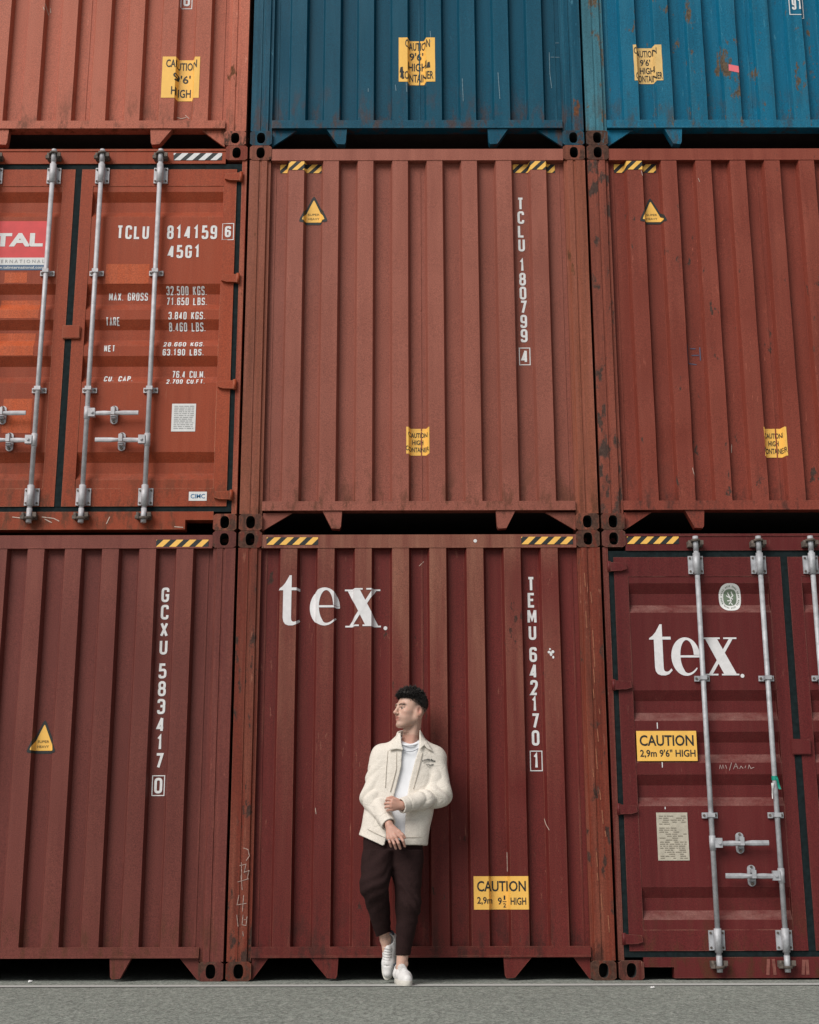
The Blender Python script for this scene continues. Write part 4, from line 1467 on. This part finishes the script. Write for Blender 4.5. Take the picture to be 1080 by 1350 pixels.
man, V = np_obj('person', V, Q, M_SKIN, None, 1)
tag(man, 'man in cream jacket, white shirt and brown trousers leaning on the maroon container', 'person')
# skin colouring (complexion, lips, brows, beard stubble, eyes)
Lc = (V - HC) @ HM.T
SKIN = np.array((0.62, 0.40, 0.315))
colr = np.tile(SKIN, (len(V), 1))
def blend(mask, col):
    global colr
    colr = colr * (1 - mask[:, None]) + np.array(col) * mask[:, None]
def gauss(c_, r_):
    d = (Lc - np.array(c_)) / np.array(r_)
    return np.exp(-(d ** 2).sum(1))
u_, v_, w_ = Lc[:, 0], Lc[:, 1], Lc[:, 2]
head = (w_ > -0.16) & (V[:, 2] > 1.4)
hand = ~head & (V[:, 2] > 0.7)
blend(hand * 0.55, (0.50, 0.24, 0.18))
for sgn in (-1, 1):
    blend(np.clip(0.55 * gauss((0.06, sgn * 0.045, -0.03), (0.03, 0.025, 0.022)), 0, 1), (0.56, 0.27, 0.21))
    blend(np.clip(0.75 * gauss((-0.014, sgn * 0.082, -0.012), (0.019, 0.014, 0.034)), 0, 1), (0.62, 0.26, 0.20))
blend(0.5 * gauss((0.115, 0, -0.03), (0.015, 0.016, 0.014)), (0.56, 0.26, 0.20))
# stubble along jaw, chin and upper lip
st = head * np.clip((-0.038 - w_) / 0.03, 0, 1) * np.clip((w_ + 0.135) / 0.02, 0, 1) * np.clip((u_ + 0.03) / 0.03, 0, 1)
blend(st * 0.26, (0.16, 0.10, 0.075))
blend(0.35 * gauss((0.10, 0, -0.047), (0.02, 0.022, 0.006)), (0.2, 0.12, 0.09))
# faded sides and sideburns
fd = head * np.clip((0.016 + w_) / 0.045, 0, 1) * np.clip((0.035 - u_) / 0.03, 0, 1)
blend(fd * 0.84, (0.06, 0.045, 0.04))
hl_ = np.where(u_ > 0.030, 0.070, np.where(u_ > -0.050, 0.076 - (0.030 - u_) * 0.62, 0.0264 - (-0.050 - u_) * 2.0))
blend(head * np.clip(1 - (hl_ - w_) / 0.014, 0, 1) * 0.7, (0.05, 0.04, 0.036))
for zc, rr, kk in ((-0.0565, 0.0058, 0.75), (-0.070, 0.0062, 0.75)):
    blend(np.clip(kk * gauss((0.096, 0, zc), (0.016, 0.020, rr)) * 1.3, 0, 0.85), (0.50, 0.18, 0.15))
blend(np.clip(gauss((0.094, 0, -0.0632), (0.016, 0.020, 0.0026)), 0, 0.9), (0.12, 0.04, 0.035))
for sgn in (-1, 1):
    for k in range(7):
        vv = 0.014 + 0.036 * k / 6
        blend(np.clip(1.1 * gauss((0.094 - 0.014 * (k / 6) ** 2, sgn * vv, 0.0215 + 0.004 * math.sin(k / 6 * 3)), (0.016, 0.0055, 0.0048)), 0, 0.88), (0.055, 0.034, 0.026))
    eye = (np.linalg.norm(Lc - np.array((0.0765, sgn * 0.032, 0.002)), axis=1) < 0.0142) & (u_ > 0.084) & (np.abs(w_ - 0.0005) < 0.0045)
    colr[eye] = (0.34, 0.29, 0.27)
    iris = eye & (np.abs(v_ - sgn * 0.032) < 0.0055)
    colr[iris] = (0.03, 0.028, 0.025)
    blend(np.clip(gauss((0.088, sgn * 0.032, 0.0085), (0.012, 0.017, 0.0028)), 0, 0.75), (0.10, 0.055, 0.045))
    blend(0.35 * gauss((0.088, sgn * 0.028, -0.010), (0.012, 0.016, 0.006)), (0.34, 0.17, 0.14))
# small tattoo above the ankle
for dz in (0.0, 0.012, 0.024):
    for dx in (-0.012, 0.0, 0.010):
        d = np.exp(-(((V[:, 0] + 0.222 - dx) / 0.003) ** 2 + ((V[:, 2] - 0.255 - dz - dx * 0.3) / 0.004) ** 2)) * (V[:, 1] < -0.19)
        blend(d * 0.55, (0.10, 0.09, 0.09))
ca = man.data.color_attributes.new('Tint', 'FLOAT_COLOR', 'POINT')
ca.data.foreach_set('color', np.concatenate([colr, np.ones((len(V), 1))], 1).astype(np.float32).ravel())

# hair: shaped cap plus many locks
g = NT('dark_hair')
v = g.coord(0.4)
c = g.mix(g.ramp(g.noise(v, 90, (1, 1, 1), 3), 0.35, 0.7), (0.005, 0.005, 0.006), (0.034, 0.029, 0.026))
g.l(c, g.b.inputs['Base Color'])
g.b.inputs['Roughness'].default_value = 0.6
g.b.inputs['Specular IOR Level'].default_value = 0.3
M_HAIR = g.m
Hh = Field((-0.26, -0.34, 1.58), (0.12, -0.04, 1.88), 0.0035)
Hh.ell(hp(-0.020, 0, 0.046), (0.104, 0.080, 0.082), HM, k=0)
Hh.ell(hp(0.012, 0, 0.100), (0.076, 0.064, 0.026), HM, k=0.03)
X, Y, Z = Hh.grid()
U = (X - HC[0]) * HF[0] + (Y - HC[1]) * HF[1] + (Z - HC[2]) * HF[2]
Vv = (X - HC[0]) * HL[0] + (Y - HC[1]) * HL[1] + (Z - HC[2]) * HL[2]
Ww = (X - HC[0]) * HU[0] + (Y - HC[1]) * HU[1] + (Z - HC[2]) * HU[2]
hairline = np.where(U > 0.030, 0.076, np.where(U > -0.050, 0.076 - (0.030 - U) * 0.62, 0.0264 - (-0.050 - U) * 2.0)) - 0.008 * (U > 0.02) + 0.007 * waves(X, Y, Z, 9, 130)
Hh.F = np.maximum(Hh.F + 0.003 * waves(X, Y, Z, 3, 70), hairline - Ww)
Vh, Qh = Hh.mesh()
V2 = [tuple(p) for p in Vh]
Q2 = [tuple(q) for q in Qh]
rg = np.random.RandomState(8)
nl = 0
while nl < 1300:
    th, ph = rg.rand() * 2 * math.pi, math.acos(rg.rand() * 0.98)
    n_ = np.array((math.sin(ph) * math.cos(th), math.sin(ph) * math.sin(th), math.cos(ph)))
    loc = np.array((-0.004, 0, 0.052)) + n_ * np.array((0.108, 0.078, 0.080))
    top = max(0, n_[2])
    hl = 0.076 if loc[0] > 0.030 else (0.076 - (0.030 - loc[0]) * 0.62 if loc[0] > -0.050 else 0.0264 - (-0.050 - loc[0]) * 2.0)
    if loc[2] < hl + 0.002:
        continue
    ln = (0.010 + 0.018 * top ** 1.5) * (0.6 + 0.8 * rg.rand())
    dr = n_ * 0.75 + np.array((0.9 * top - 0.30, 0.15, -0.05)) + rg.normal(size=3) * 0.24
    dr /= np.linalg.norm(dr)
    sd = np.cross(dr, rg.normal(size=3))
    sd /= np.linalg.norm(sd)
    sd2 = np.cross(dr, sd)
    wd = 0.0017
    bend = np.array((0.010, 0, -0.004)) * top
    b0 = len(V2)
    for k, (t, ww) in enumerate(((0, 1), (0.6, 0.8))):
        pc = loc + dr * ln * t + bend * t * t
        for a in (0, 2.094, 4.188):
            pl = pc + wd * ww * (math.cos(a) * sd + math.sin(a) * sd2)
            V2.append(tuple(HC + pl @ HM))
    tip = loc + dr * ln + bend
    V2.append(tuple(HC + tip @ HM))
    for a in range(3):
        b_ = (a + 1) % 3
        Q2.append((b0 + a, b0 + b_, b0 + 3 + b_, b0 + 3 + a))
        Q2.append((b0 + 3 + a, b0 + 3 + b_, b0 + 6))
    nl += 1
for q in range(620):      # chunkier tousled locks that break up the outline
    th, ph = rg.rand() * 2 * math.pi, math.acos(1 - rg.rand() * 0.85)
    n_ = np.array((math.sin(ph) * math.cos(th), math.sin(ph) * math.sin(th), math.cos(ph)))
    loc = np.array((-0.010, 0, 0.052)) + n_ * np.array((0.098, 0.075, 0.078))
    hl = 0.072 if loc[0] > 0.030 else (0.076 - (0.030 - loc[0]) * 0.62 if loc[0] > -0.050 else 0.0264 - (-0.050 - loc[0]) * 2.0)
    if loc[2] < hl + 0.010:
        continue
    dr = n_ * 0.50 + np.array((0.25, 0.30 * math.sin(9 * loc[1] / 0.07), 0.10)) + rg.normal(size=3) * 0.50
    dr /= np.linalg.norm(dr)
    ln = (0.014 + 0.012 * n_[2]) + 0.024 * rg.rand() * max(0.3, n_[2])
    sd = np.cross(dr, rg.normal(size=3))
    sd /= np.linalg.norm(sd)
    sd2 = np.cross(dr, sd)
    b0 = len(V2)
    for t, ww in ((0, 1), (0.55, 0.85)):
        for b_ in (0, 2.094, 4.188):
            V2.append(tuple(HC + (loc + dr * ln * t + 0.0055 * ww * (math.cos(b_) * sd + 0.45 * math.sin(b_) * sd2)) @ HM))
    V2.append(tuple(HC + (loc + dr * ln + np.array((0.006, 0, -0.003))) @ HM))
    for k in range(3):
        b_ = (k + 1) % 3
        Q2.append((b0 + k, b0 + b_, b0 + 3 + b_, b0 + 3 + k))
        Q2.append((b0 + 3 + k, b0 + 3 + b_, b0 + 6))
for q in range(900):      # cropped hairs thinning out down the sides and nape
    th = rg.uniform(0.9, 2 * math.pi - 0.9)
    n_ = np.array((math.cos(th), math.sin(th), 0))
    loc = np.array((-0.018, 0, 0)) + n_ * np.array((0.100, 0.0775, 0))
    hl = 0.072 if loc[0] > 0.030 else (0.076 - (0.030 - loc[0]) * 0.62 if loc[0] > -0.050 else 0.0264 - (-0.050 - loc[0]) * 2.0)
    if hl < -0.004:
        continue
    loc[2] = hl - 0.022 * rg.rand() ** 2
    dr = n_ * 0.6 + np.array((-0.1, 0, -0.6)) + rg.normal(size=3) * 0.3
    dr /= np.linalg.norm(dr)
    sd = np.cross(dr, rg.normal(size=3))
    sd /= np.linalg.norm(sd)
    sd2 = np.cross(dr, sd)
    b0 = len(V2)
    for b_ in (0, 2.094, 4.188):
        V2.append(tuple(HC + (loc + 0.0013 * (math.cos(b_) * sd + math.sin(b_) * sd2)) @ HM))
    V2.append(tuple(HC + (loc + dr * 0.009) @ HM))
    for k in range(3):
        Q2.append((b0 + k, b0 + (k + 1) % 3, b0 + 3))
for q in range(420):      # tousled fringe over the forehead and temples
    a = rg.uniform(-1.25, 1.25)
    loc = np.array((-0.004 + 0.088 * math.cos(a) + rg.normal() * 0.003, 0.070 * math.sin(a), 0.076 + rg.rand() * 0.028 - 0.02 * (1 - math.cos(a))))
    dr = np.array((0.8 * math.cos(a) + 0.1, 0.5 * math.sin(a) + 0.2, rg.uniform(-0.9, 0.1))) + rg.normal(size=3) * 0.25
    dr /= np.linalg.norm(dr)
    ln = rg.uniform(0.008, 0.018)
    sd = np.cross(dr, rg.normal(size=3))
    sd /= np.linalg.norm(sd)
    sd2 = np.cross(dr, sd)
    b0 = len(V2)
    for t, ww in ((0, 1), (0.6, 0.8)):
        for b_ in (0, 2.094, 4.188):
            V2.append(tuple(HC + (loc + dr * ln * t + 0.0017 * ww * (math.cos(b_) * sd + math.sin(b_) * sd2)) @ HM))
    V2.append(tuple(HC + (loc + dr * ln + np.array((0, 0, -0.004))) @ HM))
    for k in range(3):
        b_ = (k + 1) % 3
        Q2.append((b0 + k, b0 + b_, b0 + 3 + b_, b0 + 3 + k))
        Q2.append((b0 + 3 + k, b0 + 3 + b_, b0 + 6))
me = bpy.data.meshes.new('hair')
me.from_pydata(V2, [], Q2)
me.update()
me.polygons.foreach_set('use_smooth', [True] * len(me.polygons))
me.materials.append(M_HAIR)
o = bpy.data.objects.new('hair', me)
COL.objects.link(o)
o.parent = man

# jacket
ZK = np.array([0.76, 0.85, 1.00, 1.15, 1.28, 1.37, 1.43, 1.47, 1.50, 1.54])
CX = np.array([-0.178, -0.172, -0.145, -0.115, -0.090, -0.078, -0.074, -0.072, -0.070, -0.068])
CY = np.array([-0.205, -0.205, -0.190, -0.170, -0.155, -0.150, -0.152, -0.155, -0.158, -0.165])
AA = np.array([0.215, 0.215, 0.222, 0.222, 0.228, 0.222, 0.170, 0.115, 0.086, 0.076])
BB = np.array([0.130, 0.130, 0.125, 0.125, 0.128, 0.122, 0.110, 0.095, 0.084, 0.078])
NE = 2.5
def torso(X, Y, Z, inset=0.0):
    cx, cy, a, b = (np.interp(Z, ZK, t) for t in (CX, CY, AA, BB))
    a = a - inset
    b = b - inset
    return ((np.abs((X - cx) / a) ** NE + np.abs((Y - cy) / b) ** NE) ** (1 / NE) - 1) * np.minimum(a, b)
def front_y(x, z):
    cx, cy, a, b = (float(np.interp(z, ZK, t)) for t in (CX, CY, AA, BB))
    k = max(0.0, 1 - abs((x - cx) / a) ** NE)
    return cy - b * k ** (1 / NE)

OPZ = np.array([0.70, 0.83, 0.93, 1.05, 1.12, 1.20, 1.30, 1.40, 1.46, 1.56])
OPL = np.array([-0.235, -0.222, -0.20, -0.18, -0.166, -0.145, -0.120, -0.116, -0.128, -0.135])
OPR = np.array([-0.105, -0.102, -0.098, -0.092, -0.083, -0.070, -0.044, -0.014, 0.000, 0.004])

J = Field((-0.46, -0.50, 0.76), (0.27, 0.03, 1.57), 0.0045)
X, Y, Z = J.grid()
T = torso(X, Y, Z).astype(np.float32)
# creases: long soft drags across the body, tighter ones low down
T = T + 0.0055 * np.sin(38 * (X * 0.75 + Z * 0.62) + 2.5 * np.sin(9 * Z)).astype(np.float32) * np.clip((1.25 - Z) / 0.25, 0, 1) * 0.6
T = T + 0.005 * waves(X, Y, Z, 11, 20).astype(np.float32)
hem = np.where(X < -0.235, 0.812 + (-0.235 - X) * 0.46, 0.816).astype(np.float32)
shell = np.maximum(T, -(T + 0.014))
xl, xr = np.interp(Z, OPZ, OPL).astype(np.float32), np.interp(Z, OPZ, OPR).astype(np.float32)
gap = np.maximum(np.maximum(xl - X, X - xr), Y + 0.16)
shell = np.maximum(shell, -gap)
shell = np.maximum(shell, hem - Z)
shell = np.maximum(shell, Z - (1.525 + (Y + 0.16) * 0.30))
J.F = np.minimum(shell, 0.06).astype(np.float32)
# sleeves
def sleeve(J, pts, rads, seed, cuff_cut):
    K = Field(J.lo, J.lo + (J.n - 1) * J.h, J.h)
    for (a, b), (r1, r2) in zip(zip(pts, pts[1:]), zip(rads, rads[1:])):
        K.cone(a, b, r1, r2, k=0.035)
    a = np.array(pts[-2])
    b = np.array(pts[-1])
    d = (b - a) / np.linalg.norm(b - a)
    s_ = (X - a[0]) * d[0] + (Y - a[1]) * d[1] + (Z - a[2]) * d[2]
    ln = np.linalg.norm(b - a)
    e = np.array(pts[1])
    de = np.sqrt((X - e[0]) ** 2 + (Y - e[1]) ** 2 + (Z - e[2]) ** 2)
    K.F = K.F + (0.010 * (1 - 2 * np.abs(np.sin(s_ * 34 + 3.5 * waves(X, Y, Z, seed, 15)))) * np.exp(-(de / 0.17) ** 2) + 0.004 * waves(X, Y, Z, seed + 1, 26)).astype(np.float32)
    # gather at the cuff band
    K.F = K.F + np.where((s_ > ln - 0.052) & (s_ < ln - 0.046), 0.004, 0).astype(np.float32)
    K.F = np.maximum(K.F, (s_ - ln).astype(np.float32))
    # hollow cuff
    K.cone(b - d * 0.035, b + d * 0.05, rads[-1] - 0.010, rads[-1] - 0.010, 's', 0)
    return K.F
SR = sleeve(J, [(-0.238, -0.155, 1.372), (-0.300, -0.205, 1.105), (-0.197, -0.372, 0.938)], [0.080, 0.068, 0.046], 21, None)
SL = sleeve(J, [(0.088, -0.155, 1.360), (0.116, -0.235, 1.120), (-0.122, -0.402, 1.050)], [0.078, 0.067, 0.046], 31, None)
def smin(a, b, k):
    hh = np.clip(0.5 + 0.5 * (a - b) / k, 0, 1)
    return a + (b - a) * hh - k * hh * (1 - hh)
kz = (0.004 + 0.030 * np.clip((Z - 1.22) / 0.15, 0, 1)).astype(np.float32)
J.F = smin(smin(J.F, SR, kz), SL, kz)
del SR, SL
g = NT('cream_fabric')
v = g.coord(0.2)
c = g.mix(g.ramp(g.noise(v, 260, detail=3, rough=0.7), 0.35, 0.66), (0.64, 0.585, 0.52), (0.86, 0.81, 0.745))
c = g.mix(g.ramp(g.noise(v, 420, (1, 1, 1), 2, 0.7), 0.62, 0.70, 0, 0.5), c, (0.40, 0.34, 0.28))
g.l(c, g.b.inputs['Base Color'])
g.b.inputs['Roughness'].default_value = 0.95
g.b.inputs['Specular IOR Level'].default_value = 0.15
bb = g.bump(g.math('ABSOLUTE', g.math('SUBTRACT', g.noise(v, 9, (1.3, 1, 1.8), 2, 0.5, 0.8), 0.5), 0), 0.36, 0.028)
g.l(g.bump(g.noise(v, 320, detail=2), 0.15, 0.001, bb), g.b.inputs['Normal'])
M_JACKET = g.m
Vj, Qj = J.mesh()
del J
jacket, _ = np_obj('jacket', Vj, Qj, M_JACKET, man, 1)

def cloth_patch(name, outline, mat, parent, off, th, res=0.012, lift=None):
    """small piece of cloth lying on the jacket front, with real thickness"""
    bm = bmesh.new()
    f = bm.faces.new([bm.verts.new((x, 0, z)) for x, z in outline])
    x0, x1 = min(p[0] for p in outline), max(p[0] for p in outline)
    z0, z1 = min(p[1] for p in outline), max(p[1] for p in outline)
    for ax, lo, hi in ((0, x0, x1), (2, z0, z1)):
        k = lo + res
        while k < hi:
            bmesh.ops.bisect_plane(bm, geom=bm.verts[:] + bm.edges[:] + bm.faces[:], dist=1e-6, plane_co=(k, 0, 0) if ax == 0 else (0, 0, k), plane_no=(1, 0, 0) if ax == 0 else (0, 0, 1))
            k += res
    for v in bm.verts:
        v.co.y = front_y(v.co.x, v.co.z) - off - (lift(v.co.x, v.co.z) if lift else 0)
    bmesh.ops.recalc_face_normals(bm, faces=bm.faces)
    ret = bmesh.ops.solidify(bm, geom=bm.faces[:], thickness=th)
    bmesh.ops.recalc_face_normals(bm, faces=bm.faces)
    return obj(name, bm, mat, parent, True)

cloth_patch('collar', [(-0.128, 1.515), (-0.150, 1.500), (-0.172, 1.455), (-0.198, 1.400), (-0.150, 1.408), (-0.110, 1.400), (-0.122, 1.45)], M_JACKET, jacket, 0.010, 0.006, lift=lambda x, z: 0.012 * max(0, (1.46 - z) / 0.06))
cloth_patch('collar', [(0.000, 1.530), (0.022, 1.500), (0.046, 1.450), (0.080, 1.395), (0.046, 1.410), (0.026, 1.432), (-0.004, 1.405), (-0.006, 1.45)], M_JACKET, jacket, 0.010, 0.006, lift=lambda x, z: 0.012 * max(0, (1.46 - z) / 0.06))
M_SEAM = plain('seam_stitch', (0.50, 0.45, 0.39), 0.9, 0.1, 60)
# plackets, shoulder seam and hem band as sewn ridges
def seam(pts, r=0.0022, off=0.003):
    bm = bmesh.new()
    P_ = []
    for (a, b) in zip(pts, pts[1:]):
        for k in range(8):
            t = k / 8
            x, z = a[0] + (b[0] - a[0]) * t, a[1] + (b[1] - a[1]) * t
            P_.append((x, front_y(x, z) - off, z))
    tube(bm, P_, r, 6)
    return obj('seam', bm, M_SEAM, jacket, True)
seam([(-0.150, 1.385), (-0.152, 1.28), (-0.195, 1.12)])
seam([(0.012, 1.385), (-0.012, 1.28), (-0.050, 1.14)])
seam([(-0.205, 1.40), (-0.215, 1.28), (-0.222, 1.15)], 0.0018)
seam([(-0.100, 0.862), (0.0, 0.862), (0.034, 0.868)], 0.0016)
seam([(-0.225, 0.862), (-0.28, 0.888), (-0.34, 0.92)], 0.0016)
# stitched badge on the chest
bm = bmesh.new()
rb = random.Random(3)
for k in range(13):
    t = (k - 6) / 6
    x, z = 0.058 + 0.044 * t, 1.322 + 0.014 * (1 - t * t) - 0.004 * t
    x2, z2 = x + rb.uniform(-0.002, 0.003), z + 0.010
    tube(bm, [(x, front_y(x, z) - 0.006, z), (x2, front_y(x2, z2) - 0.006, z2)], 0.0025, 5)
for k in range(9):
    x, z = 0.036 + 0.0052 * k, 1.305 + 0.004 * rb.random()
    x2, z2 = x + 0.004, z + rb.uniform(-0.006, 0.008)
    tube(bm, [(x, front_y(x, z) - 0.006, z), (x2, front_y(x2, z2) - 0.006, z2)], 0.0021, 5)
for k in range(3):
    x, z = 0.050 + 0.006 * k, 1.292
    tube(bm, [(x, front_y(x, z) - 0.006, z), (x + 0.003, front_y(x, z) - 0.006, z + 0.003)], 0.0013, 5)
obj('embroidery', bm, plain('dark_thread', (0.03, 0.04, 0.045), 0.9), jacket)

# t-shirt
Tt = Field((-0.36, -0.36, 0.80), (0.16, -0.02, 1.50), 0.0045)
X, Y, Z = Tt.grid()
d = torso(X, Y, Z, 0.020) + 0.004 * np.sin(46 * (X * 0.9 + Z * 0.35) + 3 * np.sin(8 * Z)) * np.clip((1.36 - Z) / 0.2, 0, 1) + 0.003 * waves(X, Y, Z, 5, 25)
neckline = 1.436 + (Y + 0.245) * 0.42 + 0.55 * np.abs(X + 0.072) ** 1.3
d = np.maximum(np.maximum(d, Z - neckline), np.where(X < -0.235, 0.93, 0.845) - Z)
Tt.F = np.minimum(d, 0.06).astype(np.float32)
Vt, Qt = Tt.mesh()
M_SHIRT = plain('white_cotton', (0.80, 0.82, 0.87), 0.9, 0.03, 30, spec=0.15)
shirt, _ = np_obj('t_shirt', Vt, Qt, M_SHIRT, man, 2)
bm = bmesh.new()
P_ = []
for k in range(25):
    a = math.radians(-100 + 200 * k / 24)
    P_.append((-0.070 + 0.072 * math.sin(a), -0.170 - 0.088 * math.cos(a), 1.430 + 0.048 * (1 - math.cos(a))))
tube(bm, P_, 0.0055, 8)
obj('neckband', bm, M_SHIRT, shirt, True)
bm = bmesh.new()
P_ = []
for k in range(31):
    a = math.radians(-105 + 210 * k / 30)
    P_.append((-0.068 + 0.075 * math.sin(a), -0.168 - 0.104 * math.cos(a), 1.390 + 0.066 * (1 - math.cos(a)) ** 0.9))
tube(bm, P_, 0.0020, 6)
obj('necklace', bm, plain('silver_chain', (0.25, 0.28, 0.33), 0.35, 0.2, 200, 0.8), man, True)

# trousers
Tr = Field((-0.43, -0.50, 0.12), (0.10, 0.0, 0.95), 0.0045)
Tr.ell((-0.170, -0.205, 0.875), (0.190, 0.122, 0.15), k=0.0)
for pts, rad, sd in (([(-0.258, -0.215, 0.80), (-0.285, -0.375, 0.575), (-0.226, -0.192, 0.250)], [0.108, 0.085, 0.043], 1),
                     ([(-0.088, -0.215, 0.80), (-0.078, -0.310, 0.46), (-0.116, -0.285, 0.130)], [0.107, 0.074, 0.041], 2)):
    for (a, b), (r1, r2) in zip(zip(pts, pts[1:]), zip(rad, rad[1:])):
        Tr.cone(a, b, r1, r2, k=0.025)
X, Y, Z = Tr.grid()
fold = 0.0
for kx, kz_ in ((-0.285, 0.575), (-0.078, 0.45)):
    dk = np.sqrt((X - kx) ** 2 + ((Z - kz_) * 0.7) ** 2)
    fold = fold + 0.0048 * np.sin(Z * 75 + 55 * (X - kx) * np.sign(kx + 0.2) + 7 * waves(X, Y, Z, 4, 19)) * np.exp(-(dk / 0.11) ** 2)
fold = fold + 0.006 * np.sin(60 * (Z * 0.6 + np.abs(X + 0.17) * 0.9)) * np.clip((Z - 0.66) / 0.1, 0, 1) + 0.004 * waves(X, Y, Z, 6, 26)
Tr.F = Tr.F + fold.astype(np.float32)
cut = np.where(X < -0.168, 0.288 - (X + 0.23) * (-0.40), 0.166).astype(np.float32)
Tr.F = np.maximum(Tr.F, cut - Z)
Tr.F = np.maximum(Tr.F, np.where(Z > 0.79, torso(X, Y, Z, 0.028), -1).astype(np.float32))
Tr.F = np.maximum(Tr.F, Z - 0.93)
# open hems
Tr.cone((-0.236, -0.222, 0.33), (-0.214, -0.168, 0.18), 0.037, 0.037, 's', 0)
Tr.cone((-0.114, -0.289, 0.20), (-0.118, -0.280, 0.10), 0.036, 0.036, 's', 0)
Vt, Qt = Tr.mesh()
g = NT('brown_cloth')
v = g.coord(0.6)
c = g.mix(g.ramp(g.noise(v, 200, detail=3), 0.3, 0.7), (0.014, 0.0062, 0.0062), (0.030, 0.0130, 0.0128))
g.l(c, g.b.inputs['Base Color'])
g.b.inputs['Roughness'].default_value = 0.9
g.b.inputs['Specular IOR Level'].default_value = 0.2
g.l(g.bump(g.noise(v, 30, detail=3), 0.5, 0.010), g.b.inputs['Normal'])
trousers, _ = np_obj('trousers', Vt, Qt, g.m, man, 2)

# shoes
M_LEATHER = plain('white_leather', (0.74, 0.73, 0.73), 0.5, 0.05, 20, spec=0.4)
M_SOLE = plain('white_rubber', (0.62, 0.60, 0.55), 0.7, 0.10, 30)
M_NAVY = plain('navy_heel_tab', (0.02, 0.03, 0.05), 0.6)
def shoe(heel, L_dir, up_dir):
    Ld = Vector(L_dir).normalized()
    Ud = Vector(up_dir)
    Ud = (Ud - Ld * Ud.dot(Ld)).normalized()
    Wd = Ud.cross(Ld)
    R_ = np.array([list(Ld), list(Wd), list(Ud)])
    def place(V):
        return np.array(heel) + V @ R_
    # upper
    U_ = Field((-0.02, -0.07, 0.0), (0.31, 0.07, 0.14), 0.004)
    U_.cone((0.042, 0, 0.060), (0.042, 0, 0.094), 0.037, 0.030, k=0.0)
    U_.cone((0.045, 0, 0.055), (0.120, 0, 0.058), 0.038, 0.036, k=0.02)
    U_.cone((0.120, 0, 0.058), (0.185, 0.003, 0.043), 0.036, 0.038, k=0.02)
    U_.cone((0.185, 0.003, 0.043), (0.238, 0.004, 0.036), 0.040, 0.030, k=0.02)
    U_.cone((0.10, 0, 0.095), (0.185, 0.002, 0.078), 0.017, 0.012, k=0.016)      # tongue and lace stay
    X, Y, Z = U_.grid()
    U_.F = np.maximum(U_.F, 0.022 - Z).astype(np.float32)
    U_.cone((0.050, 0, 0.085), (0.068, 0, 0.16), 0.026, 0.040, 's', 0.004)
    U_.cone((0.205, -0.05, 0.078), (0.205, 0.05, 0.078), 0.003, 0.003, 's', 0.003)
    V, Q = U_.mesh()
    me_o, _ = np_obj('shoe', place(V), Q, M_LEATHER, man, 1)
    # sole
    bm = bmesh.new()
    n = 40
    out = []
    for k in range(n):
        a = 2 * math.pi * k / n
        x = 0.139 - 0.143 * math.cos(a)
        wv = float(np.interp(x, [0, 0.03, 0.10, 0.19, 0.25, 0.282], [0.030, 0.038, 0.037, 0.047, 0.040, 0.028]))
        s_ = math.sin(a)
        out.append((x, math.copysign(abs(s_) ** 0.55, s_) * wv))
    rows_ = []
    for z, k in ((0.0, 0.96), (0.005, 1.0), (0.026, 1.0), (0.030, 0.97)):
        toe = 0.0
        rows_.append([bm.verts.new(Vector(place(np.array([[0.139 + (x - 0.139) * k, y * k, z]]))[0])) for x, y in out])
    for a, b in zip(rows_, rows_[1:]):
        for k in range(n):
            bm.faces.new((a[k], a[(k + 1) % n], b[(k + 1) % n], b[k]))
    bm.faces.new(rows_[0][::-1])
    bm.faces.new(rows_[-1])
    bmesh.ops.recalc_face_normals(bm, faces=bm.faces)
    obj('sole', bm, M_SOLE, me_o, True)
    bm = bmesh.new()
    for k in range(6):
        x = 0.108 + 0.0155 * k
        zt = 0.1165 - 0.0042 * k - 0.006 * (k / 5) ** 2
        pts = [(x - 0.004, -0.026, zt - 0.020), (x, -0.014, zt - 0.003), (x + 0.002, 0, zt + 0.001), (x, 0.014, zt - 0.003), (x - 0.004, 0.026, zt - 0.020)]
        tube(bm, [tuple(place(np.array([p]))[0]) for p in pts], 0.0028, 6)
    obj('laces', bm, M_LEATHER, me_o, True)
    bm = bmesh.new()
    pts = [(0.022, -0.028, 0.108), (0.006, -0.016, 0.110), (0.002, 0, 0.111), (0.006, 0.016, 0.110), (0.022, 0.028, 0.108)]
    tube(bm, [tuple(place(np.array([p]))[0]) for p in pts], 0.008, 6)
    obj('heel_tab', bm, M_NAVY, me_o, True)
    return me_o
shoe((-0.168, -0.100, 0.284), (-0.040, -0.055, -0.272), (-0.25, -1.0, 0.1))
shoe((-0.142, -0.224, 0.001), (0.062, -0.28, 0.0), (0, 0, 1))
# ring on one finger
bm = bmesh.new()
p0, p1 = Vector(KN[3]), Vector(PJ[3])
dv = (p1 - p0).normalized()
mid = p0 + dv * 0.016
tube(bm, [mid - dv * 0.002, mid + dv * 0.002], 0.0098, 14)
obj('ring', bm, plain('silver_ring', (0.6, 0.6, 0.62), 0.3, 0.1, 60, 0.9), man)
